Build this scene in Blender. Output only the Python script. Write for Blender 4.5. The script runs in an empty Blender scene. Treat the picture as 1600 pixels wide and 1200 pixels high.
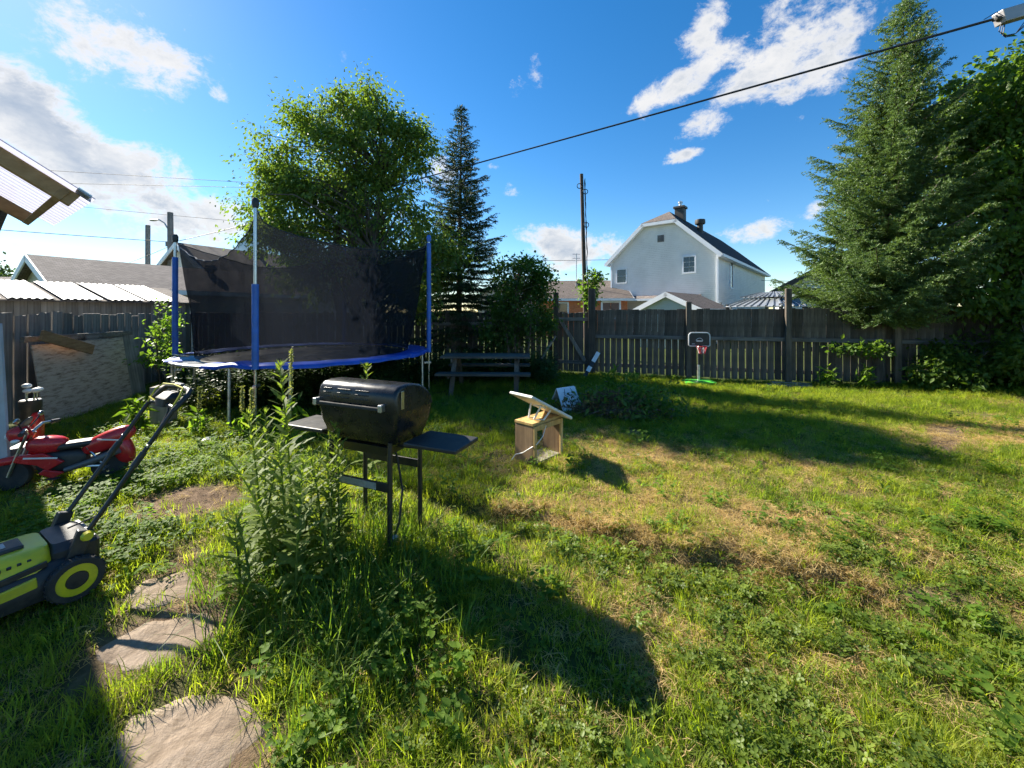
import bpy, bmesh, math, random
import numpy as np
from mathutils import Vector, Matrix, Euler

R = math.radians
random.seed(7)
rng = np.random.default_rng(11)
scene = bpy.context.scene
COL = scene.collection

# ------------------------------------------------------------------ camera
CAM_H, FPX, CX, HY = 1.6, 620.0, 800.0, 488.0     # eye height, focal length and horizon in photo pixels
cam_d = bpy.data.cameras.new('camera')
cam = bpy.data.objects.new('camera', cam_d)
COL.objects.link(cam)
cam.location = (0, 0, CAM_H)
cam.rotation_euler = (R(90), 0, 0)
cam_d.sensor_width = 36.0
cam_d.lens = 36.0 * FPX / 1600.0
cam_d.shift_y = -(600.0 - HY) / 1600.0
cam_d.clip_start = 0.02
cam_d.clip_end = 3000
scene.camera = cam

# ------------------------------------------------------------------ sun and sky
SUN_EL = R(35.8)
SUN_H = Vector((-0.825, 0.565, 0)).normalized()      # towards the sun, on the ground
sun_dir = Vector((SUN_H.x * math.cos(SUN_EL), SUN_H.y * math.cos(SUN_EL), math.sin(SUN_EL)))
sd = bpy.data.lights.new('sun', 'SUN')
sd.energy = 5.0
sd.angle = R(0.55)
sd.color = (1.0, 0.93, 0.80)
sun = bpy.data.objects.new('sun', sd)
COL.objects.link(sun)
sun.rotation_euler = sun_dir.to_track_quat('Z', 'Y').to_euler()
sun.location = sun_dir * 60

world = bpy.data.worlds.new('World')
scene.world = world
world.use_nodes = True
wn, wl = world.node_tree.nodes, world.node_tree.links
wn.clear()

def wnode(t, **kw):
    n = wn.new(t)
    for k, v in kw.items():
        setattr(n, k, v)
    return n

def wmath(op, a, b=None, clamp=False):
    n = wnode('ShaderNodeMath', operation=op, use_clamp=clamp)
    for i, s in enumerate((a, b)):
        if s is None:
            continue
        if isinstance(s, (int, float)):
            n.inputs[i].default_value = s
        else:
            wl.new(s, n.inputs[i])
    return n.outputs[0]

sky = wnode('ShaderNodeTexSky', sky_type='NISHITA')
sky.sun_disc = False
sky.sun_elevation = SUN_EL
sky.sun_rotation = math.atan2(SUN_H.x, SUN_H.y)
sky.altitude = 300
sky.air_density = 1.0
sky.dust_density = 0.16
sky.ozone_density = 2.2
tc = wnode('ShaderNodeTexCoord')
sep = wnode('ShaderNodeSeparateXYZ')
wl.new(tc.outputs['Generated'], sep.inputs[0])
dz = sep.outputs['Z']

def cloud_noise(scale, detail, rough, off, stretch):
    mp = wnode('ShaderNodeMapping')
    mp.inputs['Location'].default_value = off
    mp.inputs['Scale'].default_value = stretch
    wl.new(tc.outputs['Generated'], mp.inputs['Vector'])
    n = wnode('ShaderNodeTexNoise')
    n.inputs['Scale'].default_value = scale
    n.inputs['Detail'].default_value = detail
    n.inputs['Roughness'].default_value = rough
    n.inputs['Distortion'].default_value = 0.25
    wl.new(mp.outputs[0], n.inputs['Vector'])
    return n.outputs['Fac']

def sky_dir(px, py):
    return Vector(((px - CX) / FPX, 1, (HY - py) / FPX)).normalized()

n_big = cloud_noise(5.5, 9, 0.62, (0.3, 0.1, 0.0), (1, 1, 1.6))
n_fine = cloud_noise(19.0, 12, 0.72, (2.3, 1.1, 0.7), (1, 1, 1.4))
# cumulus banks, each an elongated region of the sky: (direction, length, height, tilt, weight)
BANKS = [
    (sky_dir(75, 220), .22, .075, .85, .70), (sky_dir(40, 165), .12, .09, .5, .62), (sky_dir(195, 90), .17, .095, .12, .72), (sky_dir(270, 335), .24, .10, .05, .70),
    (sky_dir(215, 270), .15, .07, .2, .66),
    (sky_dir(345, 345), .2, .06, 0, .55), (sky_dir(120, 405), .5, .06, 0, .56), (sky_dir(340, 148), .03, .03, 0, .55),
    (sky_dir(-260, 160), .3, .10, .3, .45), (sky_dir(-400, 330), .5, .1, 0, .38),
    (sky_dir(1060, 130), .20, .045, -.42, .56), (sky_dir(1105, 40), .12, .05, -1.1, .55), (sky_dir(1270, 50), .22, .13, -.7, .50), (sky_dir(1170, 130), .10, .05, -.3, .5), (sky_dir(1105, 197), .075, .04, -.1, .52), (sky_dir(1070, 243), .05, .02, -.2, .5),
    (sky_dir(1390, -80), .3, .10, -.4, .40), (sky_dir(1247, 186), .02, .018, -.5, .38), (sky_dir(1240, 115), .05, .025, -.3, .30),
    (sky_dir(885, 385), .22, .075, 0, .62), (sky_dir(800, 300), .05, .03, 0, .58), (sky_dir(690, 265), .09, .06, .2, .58), (sky_dir(770, 258), .022, .018, 0, .32),
    (sky_dir(1160, 366), .10, .04, 0, .58), (sky_dir(1272, 326), .035, .03, -.4, .58), (sky_dir(560, 330), .3, .05, 0, .26),
    (sky_dir(1900, 330), .45, .06, 0, .34), (sky_dir(2300, 100), .4, .12, -.2, .32),
]
acc = None
for c, ln, ht, tilt, wgt in BANKS:
    side = Vector((c.y, -c.x, 0)).normalized()
    up = side.cross(c).normalized()
    if up.z < 0:
        up = -up
    ax = (side * math.cos(tilt) - up * math.sin(tilt)).normalized()
    ay = (up * math.cos(tilt) + side * math.sin(tilt)).normalized()
    sub = wnode('ShaderNodeVectorMath', operation='SUBTRACT')
    wl.new(tc.outputs['Generated'], sub.inputs[0])
    sub.inputs[1].default_value = c
    comb = wnode('ShaderNodeCombineXYZ')
    for i, (a, s) in enumerate(((ax, ln), (ay, ht), (c, 0.6))):
        d = wnode('ShaderNodeVectorMath', operation='DOT_PRODUCT')
        wl.new(sub.outputs[0], d.inputs[0])
        d.inputs[1].default_value = a / s
        wl.new(d.outputs['Value'], comb.inputs[i])
    ln_n = wnode('ShaderNodeVectorMath', operation='LENGTH')
    wl.new(comb.outputs[0], ln_n.inputs[0])
    mr = wnode('ShaderNodeMapRange', interpolation_type='SMOOTHSTEP')
    wl.new(ln_n.outputs['Value'], mr.inputs['Value'])
    mr.inputs['From Min'].default_value = 1.25
    mr.inputs['From Max'].default_value = 0.1
    mr.inputs['To Min'].default_value = 0.0
    mr.inputs['To Max'].default_value = wgt
    acc = mr.outputs[0] if acc is None else wmath('MAXIMUM', acc, mr.outputs[0])
fill = wmath('MULTIPLY_ADD', n_big, 1.6)
wl.new(wmath('MULTIPLY_ADD', n_fine, 1.05), fill.node.inputs[2])
fill.node.inputs[2].links[0].from_node.inputs[2].default_value = -1.325
dens = wmath('ADD', fill, acc)
mask = wnode('ShaderNodeMapRange', interpolation_type='SMOOTHSTEP')
wl.new(dens, mask.inputs['Value'])
mask.inputs['From Min'].default_value = 0.29
mask.inputs['From Max'].default_value = 0.64
core = wnode('ShaderNodeMapRange', interpolation_type='SMOOTHSTEP')     # thick cloud is greyer underneath
wl.new(dens, core.inputs['Value'])
core.inputs['From Min'].default_value = 0.46
core.inputs['From Max'].default_value = 0.85
shade_n = cloud_noise(9.0, 6, 0.6, (0.3, 0.1, 0.09), (1, 1, 1.8))
shade = wmath('MULTIPLY', core.outputs[0], wmath('MULTIPLY_ADD', shade_n, 2.6), True)
shade.node.inputs[1].links[0].from_node.inputs[2].default_value = -0.75
ccol = wnode('ShaderNodeMix', data_type='RGBA')
wl.new(shade, ccol.inputs['Factor'])
ccol.inputs[6].default_value = (4.9, 4.85, 4.8, 1)
ccol.inputs[7].default_value = (2.3, 2.7, 3.3, 1)
hsv = wnode('ShaderNodeHueSaturation')
hsv.inputs['Saturation'].default_value = 1.37
hsv.inputs['Value'].default_value = 1.0
wl.new(sky.outputs[0], hsv.inputs['Color'])
cmix = wnode('ShaderNodeMix', data_type='RGBA')
wl.new(wmath('MULTIPLY', mask.outputs[0], 0.96), cmix.inputs['Factor'])
wl.new(hsv.outputs[0], cmix.inputs[6])
wl.new(ccol.outputs[2], cmix.inputs[7])
bg = wnode('ShaderNodeBackground')
bg.inputs['Strength'].default_value = 0.068
wl.new(cmix.outputs[2], bg.inputs['Color'])
wo = wnode('ShaderNodeOutputWorld')
wl.new(bg.outputs[0], wo.inputs['Surface'])

vs = scene.view_settings
vs.view_transform = 'Standard'
vs.look = 'None'
vs.exposure = 1.55
vs.gamma = 1.0
vs.use_curve_mapping = False
scene.render.engine = 'CYCLES'
scene.cycles.max_bounces = 6
scene.cycles.diffuse_bounces = 3
scene.cycles.glossy_bounces = 3
scene.cycles.transmission_bounces = 5
scene.cycles.transparent_max_bounces = 8
scene.cycles.adaptive_threshold = 0.025
scene.cycles.use_denoising = True
scene.cycles.sample_clamp_indirect = 6.0

# ------------------------------------------------------------------ helpers
def at(px, py, Y):
    """a photo pixel at depth Y metres -> point in the yard"""
    return Vector(((px - CX) * Y / FPX, Y, CAM_H - (py - HY) * Y / FPX))

def gnd(px, py):
    Y = FPX * CAM_H / (py - HY)
    return Vector(((px - CX) * Y / FPX, Y, 0))

def smooth(a, b, x):
    t = np.clip((x - a) / (b - a), 0, 1)
    return t * t * (3 - 2 * t)

_h = rng.random((256, 256))
def vnoise(x, y):
    x = np.asarray(x, float); y = np.asarray(y, float)
    xi = np.floor(x).astype(int); yi = np.floor(y).astype(int)
    fx = x - xi; fy = y - yi
    fx = fx * fx * (3 - 2 * fx); fy = fy * fy * (3 - 2 * fy)
    g = lambda a, b: _h[a & 255, b & 255]
    return ((g(xi, yi) * (1 - fx) + g(xi + 1, yi) * fx) * (1 - fy) + (g(xi, yi + 1) * (1 - fx) + g(xi + 1, yi + 1) * fx) * fy)

def fbm(x, y, s, o=4):
    r, a, t = 0, 1.0, 0
    for i in range(o):
        r = r + a * vnoise(np.asarray(x) * s + 17.3 * i, np.asarray(y) * s + 5.7 * i)
        t += a; a *= 0.5; s *= 2.07
    return r / t

def ell(x, y, cx, cy, sx, sy, rot=0.0):
    c, s = math.cos(rot), math.sin(rot)
    dx, dy = x - cx, y - cy
    u = (dx * c + dy * s) / sx; v = (-dx * s + dy * c) / sy
    return np.exp(-(u * u + v * v))

BANK_A, BANK_B = np.array([-0.75, 3.52]), np.array([2.05, 2.40])
_bd = (BANK_B - BANK_A) / np.linalg.norm(BANK_B - BANK_A)
_bl = np.linalg.norm(BANK_B - BANK_A)
def bank(x, y):
    """distance across (far side positive) and along the little sod bank"""
    dx, dy = x - BANK_A[0], y - BANK_A[1]
    al = dx * _bd[0] + dy * _bd[1]
    ac = -dx * _bd[1] + dy * _bd[0] + 0.05 * np.sin(al * 4.1) + 0.03 * np.sin(al * 9.7 + 1)
    return ac, al / _bl

def height(x, y):
    x = np.asarray(x, float); y = np.asarray(y, float)
    near = smooth(14, 8, np.hypot(x, y))
    h = near * (0.05 * (fbm(x, y, 0.9, 3) - 0.5) + 0.028 * (fbm(x + 40, y, 4.5, 2) - 0.5))
    ac, al = bank(x, y)
    ends = smooth(-0.25, 0.08, al) * smooth(1.25, 0.92, al)
    h = h - 0.075 * ends * smooth(0.05, -0.06, ac) * smooth(-0.95, -0.1, ac) + 0.03 * ends * smooth(-0.02, 0.03, ac) * smooth(0.35, 0.03, ac)
    h = h - 0.12 * smooth(3.0, 1.5, y) * near
    h = h + 0.35 * smooth(6.5, 11.5, x) * smooth(3, 6, y) * smooth(40, 14, y)
    return h

def hz(x, y):
    return float(height(x, y))

class MB:
    def __init__(self):
        self.v, self.f = [], []
    def add(self, vs_, fs_):
        o = len(self.v)
        self.v += [tuple(p) for p in vs_]
        self.f += [tuple(i + o for i in f) for f in fs_]
        return self
    def box(self, c, s, rot=None):
        c = Vector(c)
        M = rot.to_matrix() if isinstance(rot, Euler) else (rot or Matrix.Identity(3))
        vs_ = [c + M @ Vector((sx * s[0] / 2, sy * s[1] / 2, sz * s[2] / 2)) for sx in (-1, 1) for sy in (-1, 1) for sz in (-1, 1)]
        return self.add(vs_, [(0, 1, 3, 2), (4, 6, 7, 5), (0, 4, 5, 1), (2, 3, 7, 6), (0, 2, 6, 4), (1, 5, 7, 3)])
    def bar(self, p0, p1, w, h, up=(0, 0, 1)):
        p0, p1 = Vector(p0), Vector(p1)
        d = (p1 - p0)
        L = d.length
        d = d / L
        u = Vector(up)
        if abs(u.dot(d)) > 0.98:
            u = Vector((0, 1, 0))
        s = d.cross(u).normalized()
        u = s.cross(d)
        M = Matrix((s, d, u)).transposed()
        return self.box((p0 + p1) / 2, (w, L, h), M)
    def tube(self, pts, r, n=8, cap=True):
        pts = [Vector(p) for p in pts]
        m = len(pts)
        rs = [r] * m if isinstance(r, (int, float)) else list(r)
        vs_, fs_ = [], []
        prev = None
        for i, p in enumerate(pts):
            t = (pts[min(i + 1, m - 1)] - pts[max(i - 1, 0)])
            t = t.normalized() if t.length > 1e-9 else Vector((0, 0, 1))
            if prev is None:
                a = t.orthogonal().normalized()
            else:
                a = prev - t * prev.dot(t)
                a = a.normalized() if a.length > 1e-6 else t.orthogonal().normalized()
            prev = a
            b = t.cross(a)
            for k in range(n):
                th = 2 * math.pi * k / n
                vs_.append(p + (a * math.cos(th) + b * math.sin(th)) * rs[i])
        for i in range(m - 1):
            for k in range(n):
                k2 = (k + 1) % n
                fs_.append((i * n + k, i * n + k2, (i + 1) * n + k2, (i + 1) * n + k))
        if cap:
            fs_.append(tuple(range(n - 1, -1, -1)))
            fs_.append(tuple((m - 1) * n + k for k in range(n)))
        return self.add(vs_, fs_)
    def lathe(self, prof, n=20, M=None):
        M = M or Matrix.Identity(4)
        vs_, fs_ = [], []
        m = len(prof)
        for r_, z_ in prof:
            for k in range(n):
                th = 2 * math.pi * k / n
                vs_.append(M @ Vector((r_ * math.cos(th), r_ * math.sin(th), z_)))
        for i in range(m - 1):
            for k in range(n):
                k2 = (k + 1) % n
                fs_.append((i * n + k, i * n + k2, (i + 1) * n + k2, (i + 1) * n + k))
        if prof[0][0] > 1e-4:
            fs_.append(tuple(range(n - 1, -1, -1)))
        if prof[-1][0] > 1e-4:
            fs_.append(tuple((m - 1) * n + k for k in range(n)))
        return self.add(vs_, fs_)
    def loft(self, rings, cap=True):
        n = len(rings[0])
        vs_ = [p for r_ in rings for p in r_]
        fs_ = []
        for i in range(len(rings) - 1):
            for k in range(n):
                k2 = (k + 1) % n
                fs_.append((i * n + k, i * n + k2, (i + 1) * n + k2, (i + 1) * n + k))
        if cap:
            fs_.append(tuple(range(n - 1, -1, -1)))
            fs_.append(tuple((len(rings) - 1) * n + k for k in range(n)))
        return self.add(vs_, fs_)
    def prism(self, poly, t, M):
        n = len(poly)
        vs_ = [M @ Vector((p[0], p[1], -t / 2)) for p in poly] + [M @ Vector((p[0], p[1], t / 2)) for p in poly]
        fs_ = [tuple(range(n - 1, -1, -1)), tuple(range(n, 2 * n))] + [(i, (i + 1) % n, n + (i + 1) % n, n + i) for i in range(n)]
        return self.add(vs_, fs_)
    def blob(self, c, rad, n=14, m=9, rot=None, pw=1.0):
        c = Vector(c)
        Mx = rot.to_matrix() if isinstance(rot, Euler) else (rot or Matrix.Identity(3))
        sg = lambda v: math.copysign(abs(v) ** pw, v)
        vs_, fs_ = [], []
        for i in range(m + 1):
            ph = -math.pi / 2 + math.pi * i / m
            for k in range(n):
                th = 2 * math.pi * k / n
                vs_.append(c + Mx @ Vector((rad[0] * sg(math.cos(ph)) * sg(math.cos(th)), rad[1] * sg(math.cos(ph)) * sg(math.sin(th)), rad[2] * sg(math.sin(ph)))))
        for i in range(m):
            for k in range(n):
                k2 = (k + 1) % n
                fs_.append((i * n + k, i * n + k2, (i + 1) * n + k2, (i + 1) * n + k))
        return self.add(vs_, fs_)
    def mesh(self, name, mat, smooth_=False, ang=40):
        me = bpy.data.meshes.new(name)
        me.from_pydata(self.v, [], self.f)
        if mat:
            me.materials.append(mat)
        me.validate()
        bm = bmesh.new()
        bm.from_mesh(me)
        bmesh.ops.remove_doubles(bm, verts=bm.verts, dist=1e-5)
        bmesh.ops.recalc_face_normals(bm, faces=bm.faces)
        bm.to_mesh(me)
        bm.free()
        if smooth_:
            me.polygons.foreach_set('use_smooth', [True] * len(me.polygons))
            me.set_sharp_from_angle(angle=R(ang))
        return me
    def build(self, name, mat, parent=None, smooth_=False, bevel=0, ang=40, seg=2, label=None, kind=None):
        o = bpy.data.objects.new(name, self.mesh(name, mat, smooth_, ang))
        COL.objects.link(o)
        o.parent = parent
        if bevel:
            b = o.modifiers.new('bevel', 'BEVEL')
            b.width = bevel
            b.segments = seg
            b.limit_method = 'ANGLE'
            b.angle_limit = R(35)
        if label:
            o['label'] = label
        if kind:
            o['kind'] = kind
        return o

def npmesh(name, V, F, mat, parent=None, smooth_=False, kind=None, nside=3):
    """fast mesh from numpy arrays; F is (n, nside)"""
    me = bpy.data.meshes.new(name)
    V = np.asarray(V, np.float32); F = np.asarray(F, np.int32)
    me.vertices.add(len(V)); me.vertices.foreach_set('co', V.ravel())
    me.loops.add(F.size); me.loops.foreach_set('vertex_index', F.ravel())
    me.polygons.add(len(F))
    me.polygons.foreach_set('loop_start', np.arange(0, F.size, F.shape[1], dtype=np.int32))
    me.update(calc_edges=True)
    if smooth_:
        me.polygons.foreach_set('use_smooth', np.ones(len(F), bool))
    me.materials.append(mat)
    o = bpy.data.objects.new(name, me)
    COL.objects.link(o)
    o.parent = parent
    if kind:
        o['kind'] = kind
    return o

def tag(o, label, cat, group=None):
    o['label'] = label; o['category'] = cat
    if group:
        o['group'] = group
    return o

def thing(name, label, cat, loc=(0, 0, 0), rz=0.0, group=None):
    o = bpy.data.objects.new(name, None)
    COL.objects.link(o)
    o.empty_display_size = 0.2
    o.location = loc
    o.rotation_euler = (0, 0, rz)
    return tag(o, label, cat, group)

def part(me, name, parent, loc=(0, 0, 0), rot=(0, 0, 0), scale=(1, 1, 1)):
    o = bpy.data.objects.new(name, me)
    COL.objects.link(o)
    o.parent = parent
    o.location = loc
    o.rotation_euler = rot
    o.scale = scale
    return o

# ------------------------------------------------------------------ materials
def newmat(name):
    m = bpy.data.materials.new(name)
    m.use_nodes = True
    nt = m.node_tree
    nt.nodes.clear()
    return m, nt

def N(nt, t, **kw):
    n = nt.nodes.new(t)
    for k, v in kw.items():
        setattr(n, k, v)
    return n

def ramp(nt, fac, stops):
    r_ = N(nt, 'ShaderNodeValToRGB')
    el = r_.color_ramp.elements
    while len(el) < len(stops):
        el.new(0.5)
    for e, (p, c) in zip(el, stops):
        e.position = p
        e.color = (*c, 1)
    nt.links.new(fac, r_.inputs[0])
    return r_.outputs[0]

def mixc(nt, fac, a, b, blend='MIX'):
    m = N(nt, 'ShaderNodeMix', data_type='RGBA', blend_type=blend)
    for s, v in ((m.inputs[0], fac), (m.inputs[6], a), (m.inputs[7], b)):
        if isinstance(v, (int, float)):
            s.default_value = v
        elif isinstance(v, tuple):
            s.default_value = (*v, 1)
        else:
            nt.links.new(v, s)
    return m.outputs[2]

def noise(nt, scale, detail=4, rough=0.55, coord='Object', stretch=(1, 1, 1)):
    t = N(nt, 'ShaderNodeTexCoord')
    src = t.outputs[coord] if coord != 'World' else N(nt, 'ShaderNodeNewGeometry').outputs['Position']
    mp = N(nt, 'ShaderNodeMapping')
    mp.inputs['Scale'].default_value = stretch
    nt.links.new(src, mp.inputs['Vector'])
    n = N(nt, 'ShaderNodeTexNoise')
    n.inputs['Scale'].default_value = scale
    n.inputs['Detail'].default_value = detail
    n.inputs['Roughness'].default_value = rough
    nt.links.new(mp.outputs[0], n.inputs['Vector'])
    return n.outputs['Fac']

def finish(nt, col, rough=0.6, metal=0.0, bump=None, bstr=0.3, bdist=0.01, spec=0.5, coat=0.0):
    p = N(nt, 'ShaderNodeBsdfPrincipled')
    if isinstance(col, tuple):
        p.inputs['Base Color'].default_value = (*col, 1)
    else:
        nt.links.new(col, p.inputs['Base Color'])
    if isinstance(rough, (int, float)):
        p.inputs['Roughness'].default_value = rough
    else:
        nt.links.new(rough, p.inputs['Roughness'])
    p.inputs['Metallic'].default_value = metal
    p.inputs['Specular IOR Level'].default_value = spec
    p.inputs['Coat Weight'].default_value = coat
    if bump is not None:
        b = N(nt, 'ShaderNodeBump')
        b.inputs['Strength'].default_value = bstr
        b.inputs['Distance'].default_value = bdist
        nt.links.new(bump, b.inputs['Height'])
        nt.links.new(b.outputs[0], p.inputs['Normal'])
    o = N(nt, 'ShaderNodeOutputMaterial')
    nt.links.new(p.outputs[0], o.inputs['Surface'])
    return p

def plain(name, col, rough=0.5, metal=0.0, var=0.25, scale=9, dirt=None, spec=0.5, bstr=0.08, coat=0.0):
    m, nt = newmat(name)
    f = noise(nt, scale, 5, 0.6)
    lo = tuple(c * (1 - var) for c in col); hi = tuple(min(1, c * (1 + var)) for c in col)
    c = ramp(nt, f, [(0.3, lo), (0.7, hi)])
    if dirt:
        d = noise(nt, scale * 0.45, 6, 0.7)
        mr = N(nt, 'ShaderNodeMapRange'); nt.links.new(d, mr.inputs[0])
        mr.inputs[1].default_value = 0.5; mr.inputs[2].default_value = 0.72
        mr.inputs[4].default_value = 0.75
        c = mixc(nt, mr.outputs[0], c, dirt)
    rr = N(nt, 'ShaderNodeMapRange'); nt.links.new(f, rr.inputs[0])
    rr.inputs[3].default_value = max(0.03, rough - 0.1); rr.inputs[4].default_value = min(1, rough + 0.12)
    finish(nt, c, rr.outputs[0], metal, f, bstr, 0.004, spec, coat)
    return m

def wood(name, c1, c2, c3=None, axis=2, rough=0.75, tone=0.35, knots=True):
    """grain along an object axis, tone shifted from board to board"""
    m, nt = newmat(name)
    st = [26, 26, 26]; st[axis] = 1.6
    g = noise(nt, 1.0, 6, 0.65, 'Object', tuple(st))
    c = ramp(nt, g, [(0.3, c1), (0.55, c2), (0.75, c3 or c2)])
    big = noise(nt, 3.2, 4, 0.6)
    c = mixc(nt, 0.45, c, ramp(nt, big, [(0.35, (0.45, 0.45, 0.45)), (0.65, (1.25, 1.22, 1.18))]), 'MULTIPLY')
    oi = N(nt, 'ShaderNodeObjectInfo')
    c = mixc(nt, 1.0, c, ramp(nt, oi.outputs['Random'], [(0, (1 - tone,) * 3), (0.5, (1, 1, 1)), (1, (1 + tone * 0.7, 1 + tone * 0.66, 1 + tone * 0.6))]), 'MULTIPLY')
    finish(nt, c, rough, 0, g, 0.5, 0.004, 0.25)
    return m

def foliage(name, c1, c2, c3, trans=0.45, rough=0.5, scale=1.2, rnd=0.3, gloss=0.35):
    """leaf: diffuse, some gloss and light coming through"""
    m, nt = newmat(name)
    n1 = noise(nt, scale, 3, 0.6, 'World')
    n2 = noise(nt, scale * 9, 2, 0.5, 'World')
    ad = N(nt, 'ShaderNodeMath', operation='MULTIPLY_ADD')
    nt.links.new(n2, ad.inputs[0]); ad.inputs[1].default_value = 0.5
    ml = N(nt, 'ShaderNodeMath', operation='MULTIPLY'); nt.links.new(n1, ml.inputs[0]); ml.inputs[1].default_value = 0.5
    nt.links.new(ml.outputs[0], ad.inputs[2])
    c = ramp(nt, ad.outputs[0], [(0.34, c1), (0.5, c2), (0.66, c3)])
    oi = N(nt, 'ShaderNodeObjectInfo')
    c = mixc(nt, 1.0, c, ramp(nt, oi.outputs['Random'], [(0, (1 - rnd, 1 - rnd * 0.9, 1 - rnd)), (1, (1 + rnd, 1 + rnd * 0.8, 1 + rnd * 0.5))]), 'MULTIPLY')
    p = N(nt, 'ShaderNodeBsdfPrincipled')
    nt.links.new(c, p.inputs['Base Color'])
    p.inputs['Roughness'].default_value = rough
    p.inputs['Specular IOR Level'].default_value = gloss
    t = N(nt, 'ShaderNodeBsdfTranslucent')
    tcol = mixc(nt, 1.0, c, (1.7, 1.75, 0.6), 'MULTIPLY')
    nt.links.new(tcol, t.inputs['Color'])
    mx = N(nt, 'ShaderNodeMixShader')
    mx.inputs[0].default_value = trans
    nt.links.new(p.outputs[0], mx.inputs[1]); nt.links.new(t.outputs[0], mx.inputs[2])
    o = N(nt, 'ShaderNodeOutputMaterial')
    nt.links.new(mx.outputs[0], o.inputs['Surface'])
    return m

M = {}
M['fence'] = wood('weathered_fence_wood', (0.068, 0.055, 0.043), (0.13, 0.107, 0.085), (0.19, 0.16, 0.13), 2)
M['fence_rail'] = wood('weathered_rail_wood', (0.09, 0.08, 0.07), (0.18, 0.165, 0.15), (0.25, 0.23, 0.21), 0)
M['old_board'] = wood('old_grey_board', (0.16, 0.14, 0.12), (0.28, 0.25, 0.22), (0.38, 0.345, 0.305), 2)
M['new_wood'] = wood('fresh_lumber', (0.40, 0.24, 0.08), (0.55, 0.37, 0.15), (0.64, 0.46, 0.21), 2, 0.65, 0.15)
M['ply_in'] = wood('stained_plywood', (0.16, 0.10, 0.055), (0.26, 0.17, 0.095), (0.34, 0.235, 0.14), 2, 0.7, 0.2)
M['rafter'] = wood('rafter_lumber', (0.25, 0.14, 0.06), (0.36, 0.21, 0.10), (0.44, 0.28, 0.14), 1, 0.7, 0.1)
M['bark'] = wood('tree_bark', (0.06, 0.048, 0.038), (0.13, 0.11, 0.09), (0.22, 0.19, 0.16), 2, 0.9, 0.1)
M['black_enamel'] = plain('black_enamel', (0.012, 0.012, 0.013), 0.27, 0, 0.3, 18, None, 0.5, 0.03)
M['black_plastic'] = plain('black_plastic', (0.02, 0.02, 0.021), 0.48, 0, 0.3, 22, (0.06, 0.052, 0.042))
M['black_metal'] = plain('black_painted_metal', (0.018, 0.018, 0.018), 0.4, 0, 0.3, 20, (0.05, 0.035, 0.025))
M['rubber'] = plain('rubber', (0.025, 0.025, 0.025), 0.8, 0, 0.3, 20, (0.08, 0.065, 0.05))
M['steel'] = plain('galvanised_steel', (0.55, 0.56, 0.57), 0.38, 0.9, 0.2, 14, (0.30, 0.26, 0.22))
M['chrome'] = plain('bright_steel', (0.50, 0.50, 0.50), 0.28, 1.0, 0.15, 10)
M['blue_pad'] = plain('blue_vinyl', (0.015, 0.075, 0.42), 0.38, 0, 0.25, 6, (0.04, 0.09, 0.30))
M['blue_foam'] = plain('blue_foam_sleeve', (0.035, 0.14, 0.50), 0.5, 0, 0.2, 8, (0.08, 0.17, 0.42))
M['white_plastic'] = plain('white_plastic', (0.72, 0.72, 0.70), 0.4, 0, 0.06, 8, (0.5, 0.48, 0.43))
M['white_paint'] = plain('white_painted_board', (0.70, 0.71, 0.72), 0.55, 0, 0.06, 10, (0.45, 0.43, 0.40))
M['dish_back'] = plain('bounce_tinted_plastic', (0.60, 0.57, 0.50), 0.45, 0, 0.06, 9)  # shaded underside of the white dish, tan grass bounce put into the colour
M['lime'] = plain('lime_plastic', (0.56, 0.49, 0.015), 0.38, 0, 0.12, 8, (0.26, 0.27, 0.05))
M['red'] = plain('red_plastic', (0.52, 0.022, 0.025), 0.25, 0, 0.15, 8, (0.33, 0.05, 0.045), 0.5, 0.03)
M['grey_plastic'] = plain('grey_plastic', (0.10, 0.10, 0.105), 0.4, 0, 0.2, 12)
M['cream'] = plain('cream_plastic', (0.68, 0.60, 0.42), 0.45, 0, 0.08, 8)
M['green_base'] = plain('bright_green_plastic', (0.10, 0.55, 0.06), 0.4, 0, 0.1, 8)
M['red_net'] = plain('red_cord', (0.62, 0.06, 0.07), 0.8)
M['white_cord'] = plain('white_cord', (0.75, 0.72, 0.70), 0.8)
M['label_grey'] = plain('worn_grey_label', (0.35, 0.36, 0.36), 0.45, 0.3, 0.25, 40)
M['wire'] = plain('black_cable', (0.015, 0.016, 0.018), 0.55)
M['pole_wood'] = wood('utility_pole_wood', (0.05, 0.035, 0.028), (0.10, 0.075, 0.06), (0.15, 0.115, 0.09), 2, 0.85, 0.15)
M['pole_grey'] = wood('grey_pole', (0.16, 0.15, 0.14), (0.24, 0.23, 0.22), (0.30, 0.29, 0.28), 2, 0.8, 0.1)
M['stone'] = None

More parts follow.
